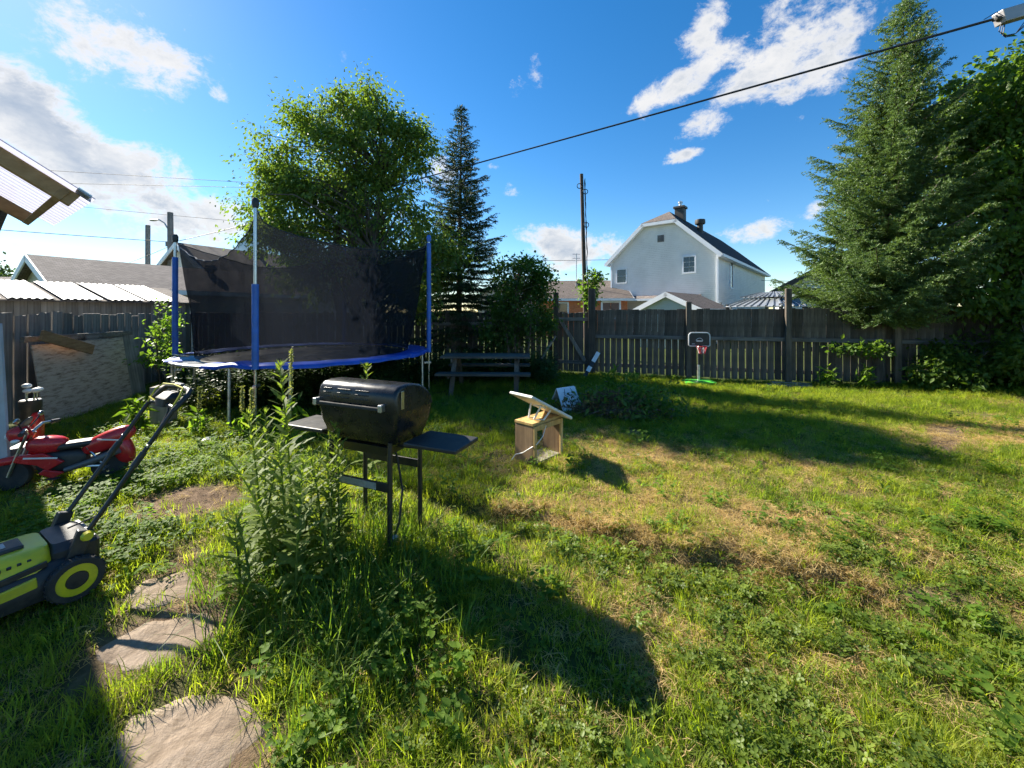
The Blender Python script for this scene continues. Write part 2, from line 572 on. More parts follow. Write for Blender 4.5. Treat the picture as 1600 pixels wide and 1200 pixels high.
# ------------------------------------------------------------------ what grows where on the ground (real colour and cover of the soil)
def dry_mask(x, y):
    n = fbm(x, y, 1.7, 4); n2 = fbm(x + 9, y + 31, 5.0, 3)
    d = 0.95 * ell(x, y, 1.5, 3.15, 1.5, 0.42, -0.3) + 0.75 * ell(x, y, 1.6, 4.5, 1.7, 0.55) + 1.3 * ell(x, y, 7.2, 5.3, 2.2, 0.7, 0.12) + 0.6 * ell(x, y, 8.5, 6.6, 1.5, .35)
    d = d + 0.35 * ell(x, y, 3.2, 3.6, 1.8, 1.0) + 0.45 * ell(x, y, -0.1, 1.9, 0.35, 0.2) + 0.12 * ell(x, y, 1.0, 3.9, 2.2, 0.6) + 0.5 * ell(x, y, 0.9, 2.1, 0.7, 0.3, -0.4) + 0.3 * ell(x, y, 2.2, 1.8, 1.0, 0.3)
    ac, al = bank(x, y)
    d = d + 0.7 * smooth(0.3, 0.0, abs(ac - 0.05)) * smooth(0.1, 0.35, al) * smooth(1.15, 1.0, al)
    d = d * (0.35 + 1.3 * n) + 0.9 * (n2 - 0.55) + 0.45 * (n - 0.5)
    d = d - 0.6 * ell(x, y, -1.1, 2.5, 0.9, 0.8) - 0.35 * ell(x, y, 2.1, 1.55, 1.0, 0.35) - 0.5 * smooth(5.8, 6.8, y) * smooth(8.5, 6.0, x)
    return np.clip(d, 0, 1)

def bare_mask(x, y):
    n = fbm(x + 3, y + 8, 3.3, 4)
    b = 1.2 * ell(x, y, -2.75, 3.32, 0.6, 0.36) + 0.9 * ell(x, y, -1.75, 2.1, 0.5, 0.33, 0.7) + 1.0 * ell(x, y, -1.15, 1.5, 0.42, 0.3, 0.3) + 0.8 * ell(x, y, -2.15, 2.55, 0.35, 0.3)
    b = b + 0.7 * ell(x, y, 7.4, 5.05, 1.5, 0.22, 0.12) + 0.7 * ell(x, y, -3.8, 7.6, 2.2, 1.8) + 0.6 * ell(x, y, -5.2, 4.9, 0.9, 0.35)
    b = b + 0.5 * ell(x, y, 2.5, 2.3, 0.5, 0.12, -0.3) + 0.5 * ell(x, y, 2.6, 3.05, 0.3, 0.12)
    tx, ty = x - 3.6, y - 3.3
    t_al = (tx * 0.736 + ty * 0.677); t_ac = np.abs(-tx * 0.677 + ty * 0.736)
    b = b + 0.85 * smooth(0.13, 0.04, t_ac + 0.10 * np.sin(t_al * 1.6)) * smooth(-0.3, 0.2, t_al) * smooth(3.6, 3.1, t_al)
    ac, al = bank(x, y)
    b = b + 0.75 * smooth(0.05, 0.0, abs(ac + 0.03)) * smooth(0.25, 0.45, al) * smooth(1.1, 1.0, al)
    return np.clip((b * (0.45 + 1.1 * n) - 0.12) * 1.3, 0, 1)

def clover_mask(x, y):
    n = fbm(x + 21, y + 2, 2.2, 3)
    c = 1.0 * ell(x, y, 1.3, 1.65, 0.8, 0.4) + 0.85 * ell(x, y, 2.7, 2.2, 1.2, 0.65) + 0.8 * ell(x, y, 0.55, 2.75, 0.75, 0.24, -0.4) + 0.5 * ell(x, y, 3.8, 3.2, 1.0, 0.7) + 0.5 * ell(x, y, 0.2, 1.5, 0.6, 0.25) + 0.25
    return np.clip((c * (0.1 + 1.6 * n) - 0.22) * (0.2 + 2.0 * smooth(0.42, 0.6, fbm(x + 70, y + 3, 5.5, 2))), 0, 1)

def tall_mask(x, y):
    n = fbm(x + 5, y + 13, 4.0, 2)
    t = 1.2 * ell(x, y, -1.32, 2.45, 0.42, 0.5) + 0.9 * ell(x, y, -0.75, 2.65, 0.35, 0.35) + 0.75 * ell(x, y, -0.85, 1.95, 0.3, 0.4) + 0.35 * ell(x, y, -0.35, 2.35, 0.3, 0.3) + 0.9 * ell(x, y, 1.9, 6.9, 0.7, 0.4) + 0.5 * ell(x, y, -0.4, 6.6, 1.2, 0.5) + 0.3 * ell(x, y, -1.5, 4.2, 0.8, 0.6)
    return np.clip(t * (0.35 + 1.2 * n), 0, 1)

# ------------------------------------------------------------------ ground
def axis(lo, a, b, step, hi):
    m = np.arange(a, b + 1e-6, step)
    left = a - np.geomspace(step, a - lo, 26)[::-1]
    right = b + np.geomspace(step, hi - b, 26)
    return np.concatenate([left, m, right])
gx, gy = axis(-900, -9, 12.5, 0.07, 900), axis(-300, 0.2, 11.5, 0.07, 1600)
GX, GY = np.meshgrid(gx, gy)
GV = np.stack([GX, GY, height(GX, GY)], -1).reshape(-1, 3)
nx, ny = len(gx), len(gy)
ii = (np.arange(ny - 1)[:, None] * nx + np.arange(nx - 1)[None]).ravel()
GF = np.stack([ii, ii + 1, ii + nx + 1, ii + nx], -1)
m, nt = newmat('yard_soil_and_thatch')
ad = N(nt, 'ShaderNodeAttribute', attribute_name='dry')
ab = N(nt, 'ShaderNodeAttribute', attribute_name='bare')
n1 = noise(nt, 14, 6, 0.65, 'World'); n2 = noise(nt, 70, 4, 0.7, 'World'); n3 = noise(nt, 2.2, 4, 0.6, 'World')
green = ramp(nt, n1, [(0.3, (0.030, 0.042, 0.012)), (0.55, (0.060, 0.080, 0.020)), (0.75, (0.105, 0.10, 0.035))])
straw = ramp(nt, n2, [(0.3, (0.13, 0.085, 0.042)), (0.5, (0.26, 0.18, 0.09)), (0.7, (0.40, 0.295, 0.16))])
soil = ramp(nt, n1, [(0.3, (0.085, 0.055, 0.035)), (0.55, (0.17, 0.115, 0.075)), (0.75, (0.27, 0.195, 0.135))])
c = mixc(nt, ad.outputs['Fac'], green, straw)
c = mixc(nt, ab.outputs['Fac'], c, soil)
c = mixc(nt, 0.5, c, ramp(nt, n3, [(0.3, (0.7, 0.7, 0.7)), (0.7, (1.2, 1.2, 1.15))]), 'MULTIPLY')
finish(nt, c, 0.95, 0, n2, 0.8, 0.02, 0.1)
ground = npmesh('ground', GV, GF, m, None, True, 'structure')
for nm, fn in (('dry', dry_mask), ('bare', bare_mask)):
    a = ground.data.attributes.new(nm, 'FLOAT', 'POINT')
    val = fn(GV[:, 0], GV[:, 1]) * smooth(16, 11, np.hypot(GV[:, 0], GV[:, 1]))
    a.data.foreach_set('value', val.astype(np.float32))

# ------------------------------------------------------------------ stepping stones
m, nt = newmat('flagstone')
a1 = noise(nt, 3.5, 7, 0.65); a2 = noise(nt, 26, 6, 0.7)
c = ramp(nt, a1, [(0.3, (0.17, 0.125, 0.09)), (0.46, (0.25, 0.195, 0.145)), (0.58, (0.31, 0.25, 0.195)), (0.75, (0.37, 0.31, 0.245))])
c = mixc(nt, 0.55, c, ramp(nt, a2, [(0.35, (0.55, 0.5, 0.45)), (0.65, (1.25, 1.2, 1.15))]), 'MULTIPLY')
a3 = noise(nt, 7, 7, 0.7)
mr_ = N(nt, 'ShaderNodeMapRange'); nt.links.new(a3, mr_.inputs[0]); mr_.inputs[1].default_value = 0.52; mr_.inputs[2].default_value = 0.66
c = mixc(nt, mr_.outputs[0], c, ramp(nt, a2, [(0.3, (0.09, 0.062, 0.042)), (0.7, (0.19, 0.14, 0.095))]))
finish(nt, c, 0.9, 0, a3, 0.9, 0.02, 0.15)
M['stone'] = m
def stone(outline, label):
    pts = [gnd(*p) for p in outline]
    cx = sum(p.x for p in pts) / len(pts); cy = sum(p.y for p in pts) / len(pts)
    ring = []
    for i, p in enumerate(pts):
        q = pts[(i + 1) % len(pts)]
        for k in range(7):
            s = p.lerp(q, k / 7)
            w = 0.07 * (fbm(s.x + 5, s.y, 8, 3) - 0.5) + 0.02 * (fbm(s.x, s.y, 28, 2) - 0.5)
            d = Vector((s.x - cx, s.y - cy, 0)).normalized()
            ring.append(Vector((s.x - cx, s.y - cy, 0)) + d * w)
    base = hz(cx, cy)
    rings = []
    for f, z in ((1.0, -0.05), (1.0, 0.004), (0.975, 0.014), (0.93, 0.018), (0.7, 0.02), (0.45, 0.021), (0.2, 0.021), (0.03, 0.021)):
        rings.append([Vector((p.x * f, p.y * f, z + hz(cx + p.x * f, cy + p.y * f) - base + (0.006 * (fbm(p.x * f * 3, p.y * f * 3 + 9, 4, 3) - 0.5) * 2 if z > 0 else 0))) for p in ring])
    mb = MB().loft(rings)
    o = mb.build('stepping_stone', M['stone'], None, True, ang=50)
    o.location = (cx, cy, base - 0.014)
    tag(o, label, 'stone', 'stepping stones in the grass')
stone([(180, 1125), (205, 1080), (300, 1050), (405, 1058), (425, 1090), (360, 1150), (310, 1215), (230, 1195)], 'large flat buff stepping stone whose far edge carries a tuft of overhanging grass')
stone([(145, 990), (225, 952), (330, 940), (350, 972), (270, 1008), (190, 1022)], 'middle flat stepping stone, grey and streaked, between two others')
stone([(188, 930), (225, 897), (300, 884), (306, 918), (240, 934)], 'small flat stepping stone next to the mower wheel')

# ------------------------------------------------------------------ fences
def board_mesh(w, t, kind):
    """a unit-high board with a sawn, uneven top"""
    r = random.Random(kind * 13 + 5)
    mb = MB()
    n = 4
    rings = []
    for z in (0, 0.25, 0.5, 0.75, 1.0):
        b = (r.random() - 0.5) * 0.006
        ring = []
        for k in range(n + 1):
            ring.append(Vector((w * (k / n - 0.5), -t / 2 + b, z + (0.012 * (r.random() - 0.5) if z == 1 else 0))))
        for k in range(n, -1, -1):
            ring.append(Vector((w * (k / n - 0.5), t / 2 + b, z)))
        rings.append(ring)
    mb.loft(rings)
    return mb.mesh('board', M['fence'] if kind < 20 else M['old_board'])

def fence_frame(name, label, A, B, group=None):
    d = Vector((B[0] - A[0], B[1] - A[1], 0))
    t = thing(name, label, 'fence', (A[0], A[1], 0), math.atan2(d.y, d.x), group)
    return t, d.length, d.normalized()

r_ = random.Random(3)
low_m = [board_mesh(0.127, 0.02, k) for k in range(5)]
top_m = [board_mesh(0.142, 0.02, k + 9) for k in range(5)]
side_m = [board_mesh(0.185, 0.022, k + 20) for k in range(5)]

# back fence, right of the gate
GA, GB = (1.19, 10.55), (2.08, 10.28)              # gate posts
FB = (10.4, 7.72)
bf, L, d = fence_frame('board_fence', 'tall dark board fence with a gapped lower half, behind the basketball hoop', GB, FB)
x = 0.10
while x < L:
    wx, wy = GB[0] + d.x * x, GB[1] + d.y * x
    g = hz(wx, wy)
    o = part(low_m[r_.randrange(5)], 'board', bf, (x, 0.0, g + 0.03 + r_.random() * 0.04), (r_.uniform(-.006, .006), r_.uniform(-.008, .008), 0), (1, 1, 1.05 + r_.uniform(-.02, .02)))
    x += 0.127 + r_.choice((0.014, 0.018, 0.022, 0.026, 0.012))
x = 0.06
while x < L:
    wx, wy = GB[0] + d.x * x, GB[1] + d.y * x
    topz = 1.66 + 0.06 * x / L + r_.uniform(-.018, .014)
    part(top_m[r_.randrange(5)], 'board', bf, (x, -0.028, 1.0), (0, r_.uniform(-.006, .006), 0), (1, 1, topz - 1.0))
    x += 0.142 + r_.choice((0.001, 0.002, 0.004, 0.003, 0.007))
for z, yy in ((0.985, -0.075), (1.60, 0.055), (0.25, 0.05)):
    MB().box((L / 2, yy, z), (L, 0.045, 0.09)).build('rail', M['fence_rail'], bf, bevel=0.005)
for px_, zt in ((1075, 1.80), (1228, 2.08), (1395, 1.8)):
    k = (px_ - CX) / FPX
    s = (k * GB[1] - GB[0]) / (d.x - k * d.y)
    g = hz(GB[0] + d.x * s, GB[1] + d.y * s)
    MB().box((s, -0.15, (zt + g) / 2), (0.115, 0.1, zt - g + 0.1)).build('post', M['fence'], bf, bevel=0.008)

# gate between two tall posts
gt, L, d = fence_frame('board_gate', 'dark board gate with a diagonal brace between two tall posts', GA, GB)
gt['category'] = 'gate'
x = 0.1
while x < L - 0.05:
    part(low_m[r_.randrange(5)], 'board', gt, (x, 0.0, 0.05), (0, r_.uniform(-.01, .01), 0), (1, 1, 1.54 + r_.uniform(-.02, .02)))
    x += 0.127 + r_.choice((0.006, 0.012, 0.016))
for z in (0.3, 1.42):
    MB().box((L / 2, -0.035, z), (L - 0.1, 0.04, 0.09)).build('rail', M['fence_rail'], gt, bevel=0.005)
MB().bar((0.12, -0.075, 1.38), (L - 0.18, -0.075, 0.34), 0.035, 0.09, (0, 0, 1)).build('brace', M['old_board'], gt, bevel=0.005)
for s, zt in ((0.0, 2.12), (L, 2.2)):
    MB().box((s, -0.12, zt / 2), (0.125 if s == 0 else 0.17, 0.12, zt)).build('post', M['fence'], gt, bevel=0.008)

# back fence behind the trees
KA = (-8.25, 10.35)
lf, L, d = fence_frame('board_fence', 'board fence under the trees behind the picnic table and the trampoline', KA, (GA[0] - 0.06, GA[1]))
x = 0.1
while x < L:
    part(low_m[r_.randrange(5)], 'board', lf, (x, 0.0, 0.07 + r_.random() * 0.04), (0, r_.uniform(-.01, .01), 0), (1, 1, 1.50 + r_.uniform(-.03, .03)))
    x += 0.127 + r_.choice((0.014, 0.02, 0.026, 0.034))
for z in (0.32, 1.3):
    MB().box((L / 2, -0.035, z), (L, 0.04, 0.09)).build('rail', M['fence_rail'], lf, bevel=0.005)
for s in (0.0, 2.4, 4.8, 7.2):
    MB().box((s, 0.075, 0.8), (0.1, 0.1, 1.6)).build('post', M['fence'], lf, bevel=0.008)

# side fence on the left
SA = (-6.45, 3.2)
sf, L, d = fence_frame('board_fence', 'grey fence of wide boards with the metal roofed shed behind it', SA, (KA[0] - 0.03, KA[1] - 0.12))
x = 0.1
while x < L:
    part(side_m[r_.randrange(5)], 'board', sf, (x, 0.0, 0.05 + r_.random() * 0.05), (0, r_.uniform(-.008, .008), 0), (1, 1, 1.50 + r_.uniform(-.03, .03)))
    x += 0.185 + r_.choice((0.018, 0.024, 0.03))
for z in (0.35, 1.28):
    MB().box((L / 2, 0.04, z), (L, 0.045, 0.09)).build('rail', M['fence_rail'], sf, bevel=0.005)

# ------------------------------------------------------------------ buildings
def siding(name, col, pitch, vert=False, dirt=0.85):
    m, nt = newmat(name)
    t = N(nt, 'ShaderNodeTexCoord')
    w = N(nt, 'ShaderNodeTexWave', wave_type='BANDS', bands_direction='X' if vert else 'Z', wave_profile='SAW')
    w.inputs['Scale'].default_value = 0.314 / pitch
    nt.links.new(t.outputs['Object'], w.inputs['Vector'])
    nn = noise(nt, 0.8, 5, 0.6)
    c = ramp(nt, nn, [(0.3, tuple(v * dirt for v in col)), (0.7, col)])
    finish(nt, c, 0.55, 0, w.outputs['Fac'], 1.0, 0.045, 0.4)
    return m

def shingles(name, col):
    m, nt = newmat(name)
    t = N(nt, 'ShaderNodeTexCoord')
    br = N(nt, 'ShaderNodeTexBrick')
    br.inputs['Scale'].default_value = 3.4
    br.inputs['Color1'].default_value = (*[c * 0.75 for c in col], 1)
    br.inputs['Color2'].default_value = (*[c * 1.25 for c in col], 1)
    br.inputs['Mortar'].default_value = (*[c * 0.5 for c in col], 1)
    br.inputs['Mortar Size'].default_value = 0.03
    nt.links.new(t.outputs['Object'], br.inputs['Vector'])
    nn = noise(nt, 1.2, 5, 0.65)
    c = mixc(nt, 0.6, br.outputs['Color'], ramp(nt, nn, [(0.3, (0.7, 0.7, 0.7)), (0.7, (1.25, 1.22, 1.2))]), 'MULTIPLY')
    finish(nt, c, 0.9, 0, br.outputs['Fac'], 0.4, 0.02, 0.2)
    return m

m, nt = newmat('window_glass')
finish(nt, (0.03, 0.04, 0.05), 0.06, 0, None, 0, 0, 0.8)
M['glass'] = m
M['white_siding'] = siding('white_siding', (0.88, 0.90, 0.93), 0.12)
M['blue_siding'] = siding('pale_blue_siding', (0.58, 0.66, 0.72), 0.11)
M['cream_siding'] = siding('cream_stucco', (0.58, 0.56, 0.50), 0.12)
M['grey_siding'] = siding('grey_siding', (0.20, 0.20, 0.19), 0.12)
M['roof_dark'] = shingles('charcoal_shingles', (0.035, 0.036, 0.042))
M['roof_brown'] = shingles('brown_shingles', (0.15, 0.125, 0.11))
M['roof_grey'] = shingles('grey_brown_shingles', (0.20, 0.17, 0.155))
M['trim'] = plain('white_trim', (0.76, 0.77, 0.79), 0.5, 0, 0.05, 2)
M['dark_trim'] = plain('dark_trim', (0.05, 0.045, 0.04), 0.6)
M['sheet_roof'] = plain('weathered_sheet_metal', (0.22, 0.225, 0.235), 0.6, 0.1, 0.25, 4, (0.25, 0.20, 0.16))
m, nt = newmat('orange_brick')
t_ = N(nt, 'ShaderNodeTexCoord')
br = N(nt, 'ShaderNodeTexBrick')
br.inputs['Scale'].default_value = 4.5
br.inputs['Color1'].default_value = (0.48, 0.13, 0.045, 1); br.inputs['Color2'].default_value = (0.60, 0.19, 0.07, 1); br.inputs['Mortar'].default_value = (0.5, 0.33, 0.24, 1)
br.inputs['Mortar Size'].default_value = 0.012
mp = N(nt, 'ShaderNodeMapping'); mp.inputs['Rotation'].default_value = (R(90), 0, 0)
nt.links.new(t_.outputs['Object'], mp.inputs[0]); nt.links.new(mp.outputs[0], br.inputs['Vector'])
finish(nt, br.outputs['Color'], 0.85, 0, br.outputs['Fac'], 0.2, 0.01, 0.2)
M['brick'] = m

def slab(mb, quad, t):
    """roof plane: a polygon given thickness downwards along its normal"""
    q = [Vector(p) for p in quad]
    n = (q[1] - q[0]).cross(q[2] - q[0]).normalized()
    if n.z < 0:
        n = -n
    k = len(q)
    low = [p - n * t for p in q]
    return mb.add(q + low, [tuple(range(k)), tuple(range(2 * k - 1, k - 1, -1))] + [(i, (i + 1) % k, k + (i + 1) % k, k + i) for i in range(k)])

def window(par, c, w, h, nrm, grid=(1, 2), frame=0.06, fm=None):
    """window on a wall whose outward normal is -x or -y in the house's own axes"""
    c = Vector(c)
    ax = Vector((0, 1, 0)) if nrm == 'x' else Vector((1, 0, 0))
    out = Vector((-1, 0, 0)) if nrm == 'x' else Vector((0, -1, 0))
    size = lambda a, b, dpt: (dpt, a, b) if nrm == 'x' else (a, dpt, b)
    f = MB()
    for s in (-1, 1):
        f.box(c + ax * s * (w / 2) + out * 0.03, size(frame, h + frame, 0.07))
        f.box(c + Vector((0, 0, s * h / 2)) + out * 0.031, size(w - frame, frame, 0.068))
    fo = f.build('window', fm or M['trim'], par)
    gw, gh = (w - frame) / grid[0], (h - frame) / grid[1]
    for i in range(grid[0]):
        for j in range(grid[1]):
            p = c + ax * ((i + 0.5) * gw - (w - frame) / 2) + Vector((0, 0, (j + 0.5) * gh - (h - frame) / 2))
            MB().box(p + out * 0.012, size(gw - 0.03, gh - 0.03, 0.02)).build('pane', M['glass'], fo)
    return fo

def gable_house(name, label, cat, loc, rz, L, W, eave, ridge, wall, roof, over=0.3, trim=None, base=-0.3, open_=None):
    """ridge along x, eaves at y=0 and y=W"""
    t = thing(name, label, cat, loc, rz)
    poly = [(0, base), (W, base), (W, eave), (W / 2, ridge), (0, eave)]
    Mx = Matrix(((0, 0, 1, L / 2), (1, 0, 0, 0), (0, 1, 0, 0), (0, 0, 0, 1)))
    MB().prism(poly, L, Mx).build('wall', wall, t)
    sl = (ridge - eave) / (W / 2)
    rb = MB()
    zo = eave - over * sl + 0.12
    slab(rb, [(-over, -over, zo), (L + over, -over, zo), (L + over, W / 2, ridge + 0.12), (-over, W / 2, ridge + 0.12)], 0.08)
    slab(rb, [(-over, W + over, zo), (L + over, W + over, zo), (L + over, W / 2, ridge + 0.121), (-over, W / 2, ridge + 0.121)], 0.08)
    rb.build('roof', roof, t)
    fb = MB()
    for xx in (-over - 0.022, L + over + 0.022):
        fb.bar((xx, -over, zo - 0.07), (xx, W / 2, ridge + 0.05), 0.035, 0.17, (1, 0, 0.001)) if False else None
        slab(fb, [(xx - .02, -over, zo - 0.01), (xx + .02, -over, zo - 0.01), (xx + .02, W / 2, ridge + 0.11), (xx - .02, W / 2, ridge + 0.11)], 0.2)
        slab(fb, [(xx - .02, W + over, zo - 0.01), (xx + .02, W + over, zo - 0.01), (xx + .02, W / 2, ridge + 0.11), (xx - .02, W / 2, ridge + 0.11)], 0.2)
    for yy in (-over - 0.02, W + over + 0.02):
        fb.box((L / 2, yy, zo - 0.09), (L + 2 * over, 0.04, 0.16))
    fb.build('fascia', trim or M['trim'], t)
    return t

def roof_vent(par, p, r, h, mat):
    mb = MB().lathe([(r * .62, 0), (r * .62, h * .55), (r, h * .56), (r * 1.08, h * .7), (r, h * .86), (r * .75, h)], 14, Matrix.Translation(p))
    return mb.build('roof_vent', mat, par, True)

# the white house
W, HL, EV, RG = 6.9, 17.5, 5.30, 8.45
wh = thing('white_house', 'tall white two storey house with a clipped gable and dark roof', 'house', (12.42, 24.0, 0), R(49.5))
CZ = 7.42
cw = (W / 2) * (RG - CZ) / (RG - EV)
Mx = Matrix(((0, 0, 1, HL / 2), (1, 0, 0, 0), (0, 1, 0, 0), (0, 0, 0, 1)))
MB().prism([(0, -0.3), (W, -0.3), (W, EV), (W / 2 + cw, CZ), (W / 2 - cw, CZ), (0, EV)], HL, Mx).build('wall', M['white_siding'], wh)
ov, sl = 0.4, (RG - EV) / (W / 2)
ze = EV - ov * sl + 0.15
x0, x1, ap = -0.35, HL + 0.35, 1.75
T = 0.15
rb = MB()
for sgn in (0, 1):
    Yf = (lambda v: v) if sgn == 0 else (lambda v: W - v)
    slab(rb, [(x0, Yf(-ov), ze), (x1, Yf(-ov), ze), (x1, Yf(W / 2 - cw), CZ + T), (x1 - ap, Yf(W / 2), RG + T), (ap, Yf(W / 2), RG + T), (x0, Yf(W / 2 - cw), CZ + T)], 0.1)
rb.build('roof', M['roof_dark'], wh)
for q in ([(x0 - .02, W / 2 - cw, CZ + T), (x0 - .02, W / 2 + cw, CZ + T), (ap - .01, W / 2, RG + T)], [(x1, W / 2 - cw, CZ + T), (x1, W / 2 + cw, CZ + T), (x1 - ap, W / 2, RG + T)]):
    slab(MB(), q, 0.08).build('hip_end', M['roof_brown'], wh)
fb = MB()
for sgn in (0, 1):
    Yf = (lambda v: v) if sgn == 0 else (lambda v: W - v)
    slab(fb, [(x0 - .04, Yf(-ov), ze - .02), (x0 + .30, Yf(-ov), ze - .02), (x0 + .30, Yf(W / 2 - cw), CZ + T - .02), (x0 - .04, Yf(W / 2 - cw), CZ + T - .02)], 0.24)
    fb.box((HL / 2, Yf(-ov + .16), ze - 0.08), (HL + 0.7, 0.36, 0.17))
fb.box((x0 + .13, W / 2, CZ + T - .13), (0.34, 2 * cw + .1, 0.2))
fb.build('fascia', M['trim'], wh)
window(wh, (0, 6.15, 4.15), 0.72, 0.98, 'x')
window(wh, (0, 1.62, 4.62), 0.74, 1.05, 'x', (2, 3), 0.08)
window(wh, (3.6, 0, 4.1), 0.8, 1.75, 'y', (1, 2), 0.1)
window(wh, (0.7, 0, 1.9), 0.5, 0.7, 'y', (1, 1))
window(wh, (3.4, 0, 1.85), 0.6, 0.7, 'y', (1, 1))
vt = MB()
for k in range(6):
    vt.box((-0.03, W / 2 - .05, 6.28 + k * 0.075), (0.06, 0.42, 0.05), Euler((0, 0.5, 0)))
vt.build('gable_vent', M['pole_grey'], wh)
ch = MB().box((3.3, W / 2 - 0.25, 8.6), (0.62, 0.62, 0.9)).box((3.3, W / 2 - .25, 9.12), (0.78, 0.78, 0.16)).build('chimney', M['dark_trim'], wh, bevel=0.02)
MB().lathe([(0.11, 9.18), (0.11, 9.45), (0.16, 9.46), (0.16, 9.55), (0.05, 9.62)], 12, Matrix.Translation((3.3, W / 2 - .25, 0))).build('flue', M['steel'], ch, True)
MB().tube([(4.7, W / 2 - 1.2, 7.2), (4.7, W / 2 - 1.2, 8.12)], 0.2, 12).lathe([(0.34, 0), (0.36, 0.1), (0.34, 0.32), (0.2, 0.36)], 14, Matrix.Translation((4.7, W / 2 - 1.2, 8.05))).build('roof_vent', M['dark_trim'], wh, True)
pr = MB()
slab(pr, [(-1.1, 0.9, 2.45), (-1.1, 5.9, 2.45), (-0.05, 5.9, 2.72), (-0.05, 0.9, 2.72)], 0.08)
pr.build('porch_roof', M['roof_grey'], wh)
MB().box((-1.14, 3.4, 2.42), (0.06, 5.0, 0.14)).build('gutter', M['trim'], wh)
MB().box((-0.02, -0.02, 2.6), (0.1, 0.1, 5.3)).box((-0.02, W + .02, 2.6), (0.1, 0.1, 5.3)).build('corner_trim', M['trim'], wh)

# small pale garage in front of it
gar = gable_house('garage', 'low pale blue garage with brown shingles in front of the white house', 'garage', (7.75, 16.4, 0), R(45.6), 3.6, 2.7, 1.72, 2.38, M['blue_siding'], M['roof_brown'], 0.16)
# orange brick bungalow
orn = gable_house('brick_bungalow', 'low orange brick house with brown roof beyond the gate', 'house', (1.75, 27.0, 0), R(-4), 6.0, 7.0, 2.55, 3.9, M['brick'], M['roof_brown'], 0.35)
window(orn, (4.9, 0, 1.75), 1.2, 1.1, 'y', (2, 1), 0.12)
window(orn, (1.6, 0, 1.9), 0.9, 0.7, 'y', (1, 1), 0.1)
roof_vent(orn, (3.0, 2.2, 3.45), 0.26, 0.55, M['dark_trim'])
grn = gable_house('green_roofed_house', 'distant house with pale green gable trim and brick chimney', 'house', (3.4, 46.0, 0), R(82), 9, 7.5, 3.6, 5.4, M['cream_siding'], M['roof_grey'], 0.4, plain('green_trim', (0.16, 0.30, 0.22), 0.6))
MB().box((3.5, 3.2, 5.6), (0.7, 0.7, 1.6)).build('chimney', M['brick'], grn)
# pale bungalow beyond the shed
bun = gable_house('bungalow', 'cream bungalow with a grey brown roof and round turbine vent, behind the side fence', 'house', (-13.76, 12.1, 0), R(61.6), 8.2, 4.1, 2.42, 3.36, M['cream_siding'], M['roof_grey'], 0.28)
MB().box((5.9, -0.03, 1.0), (1.3, 0.06, 2.0)).build('door', M['grey_plastic'], bun, bevel=0.01)
window(bun, (2.6, 0, 1.7), 1.1, 0.8, 'y', (2, 1), 0.08)
tv = MB()
base = Vector((4.7, 1.55, 3.15))
tv.lathe([(0.12, -.1), (0.12, 0.2)], 12, Matrix.Translation(base))
for k in range(18):
    a = k / 18 * 2 * math.pi
    tv.bar(base + Vector((0.15 * math.cos(a), 0.15 * math.sin(a), 0.2)), base + Vector((0.22 * math.cos(a + .3), 0.22 * math.sin(a + .3), 0.33)), 0.05, 0.012)
    tv.bar(base + Vector((0.22 * math.cos(a + .3), 0.22 * math.sin(a + .3), 0.33)), base + Vector((0.12 * math.cos(a + .6), 0.12 * math.sin(a + .6), 0.46)), 0.05, 0.012)
tv.lathe([(0.13, .19), (0.2, .33), (0.12, .47), (0.02, .48)], 12, Matrix.Translation(base))
tv.build('roof_turbine', M['dark_trim'], bun)
b2 = gable_house('white_gabled_house', 'white gabled house with brown roof seen through the trampoline net', 'house', (-13.4, 17.9, 0), R(61.6), 10, 6.0, 3.3, 4.85, M['white_siding'], M['roof_brown'], 0.3)
roof_vent(b2, (3.2, 2.1, 4.4), 0.2, 0.6, M['dark_trim'])
window(b2, (2.0, 0, 2.2), 1.0, 0.9, 'y', (2, 1), 0.08)
b3 = gable_house('far_house', 'brown roofed house low in the distance beyond the cream bungalow', 'house', (-36, 24, 0), R(20), 10, 8, 2.6, 4.0, M['cream_siding'], M['roof_brown'], 0.4)
b4 = gable_house('dark_eaved_house', 'white house with dark eaves mostly hidden by the big spruce', 'house', (16.7, 15.2, 0), R(60), 7, 5.2, 2.75, 4.3, M['white_siding'], M['roof_dark'], 0.45, M['dark_trim'])
window(b4, (0, 4.2, 2.2), 0.8, 1.0, 'x', (2, 1), 0.1)

# shed with a sheet metal roof behind the side fence
sh = thing('garden_shed', 'dark board shed with patched sheet metal roof behind the side fence', 'shed', (-9.75, 6.9, 0), R(62))
ml = 3.55
for k in range(int(ml / 0.17)):
    part(side_m[k % 5], 'board', sh, (0.09 + k * 0.17, 0.0, 0.02), (0, 0, 0), (0.9, 1, 1.84))
MB().box((ml / 2, 1.05, 0.92), (ml - .06, 1.98, 1.8)).build('wall', M['grey_siding'], sh)
for k in range(5):
    mb = MB()
    xs = np.linspace(k * 0.68 - 0.1, k * 0.68 + 0.5, 25)
    top = [(float(xx), -0.2, 1.87 + 0.012 * math.sin(xx * 62)) for xx in xs]
    far = [(float(xx), 1.7, 2.30 + 0.012 * math.sin(xx * 62)) for xx in xs]
    n = len(xs)
    mb.add(top + far + [(p[0], p[1], p[2] - .01) for p in top + far], [(i, i + 1, n + i + 1, n + i) for i in range(n - 1)] + [(2 * n + i, 3 * n + i, 3 * n + i + 1, 2 * n + i + 1) for i in range(n - 1)] + [(i, 2 * n + i, 2 * n + i + 1, i + 1) for i in range(n - 1)])
    mb.build('roof_sheet', M['sheet_roof'], sh, True)
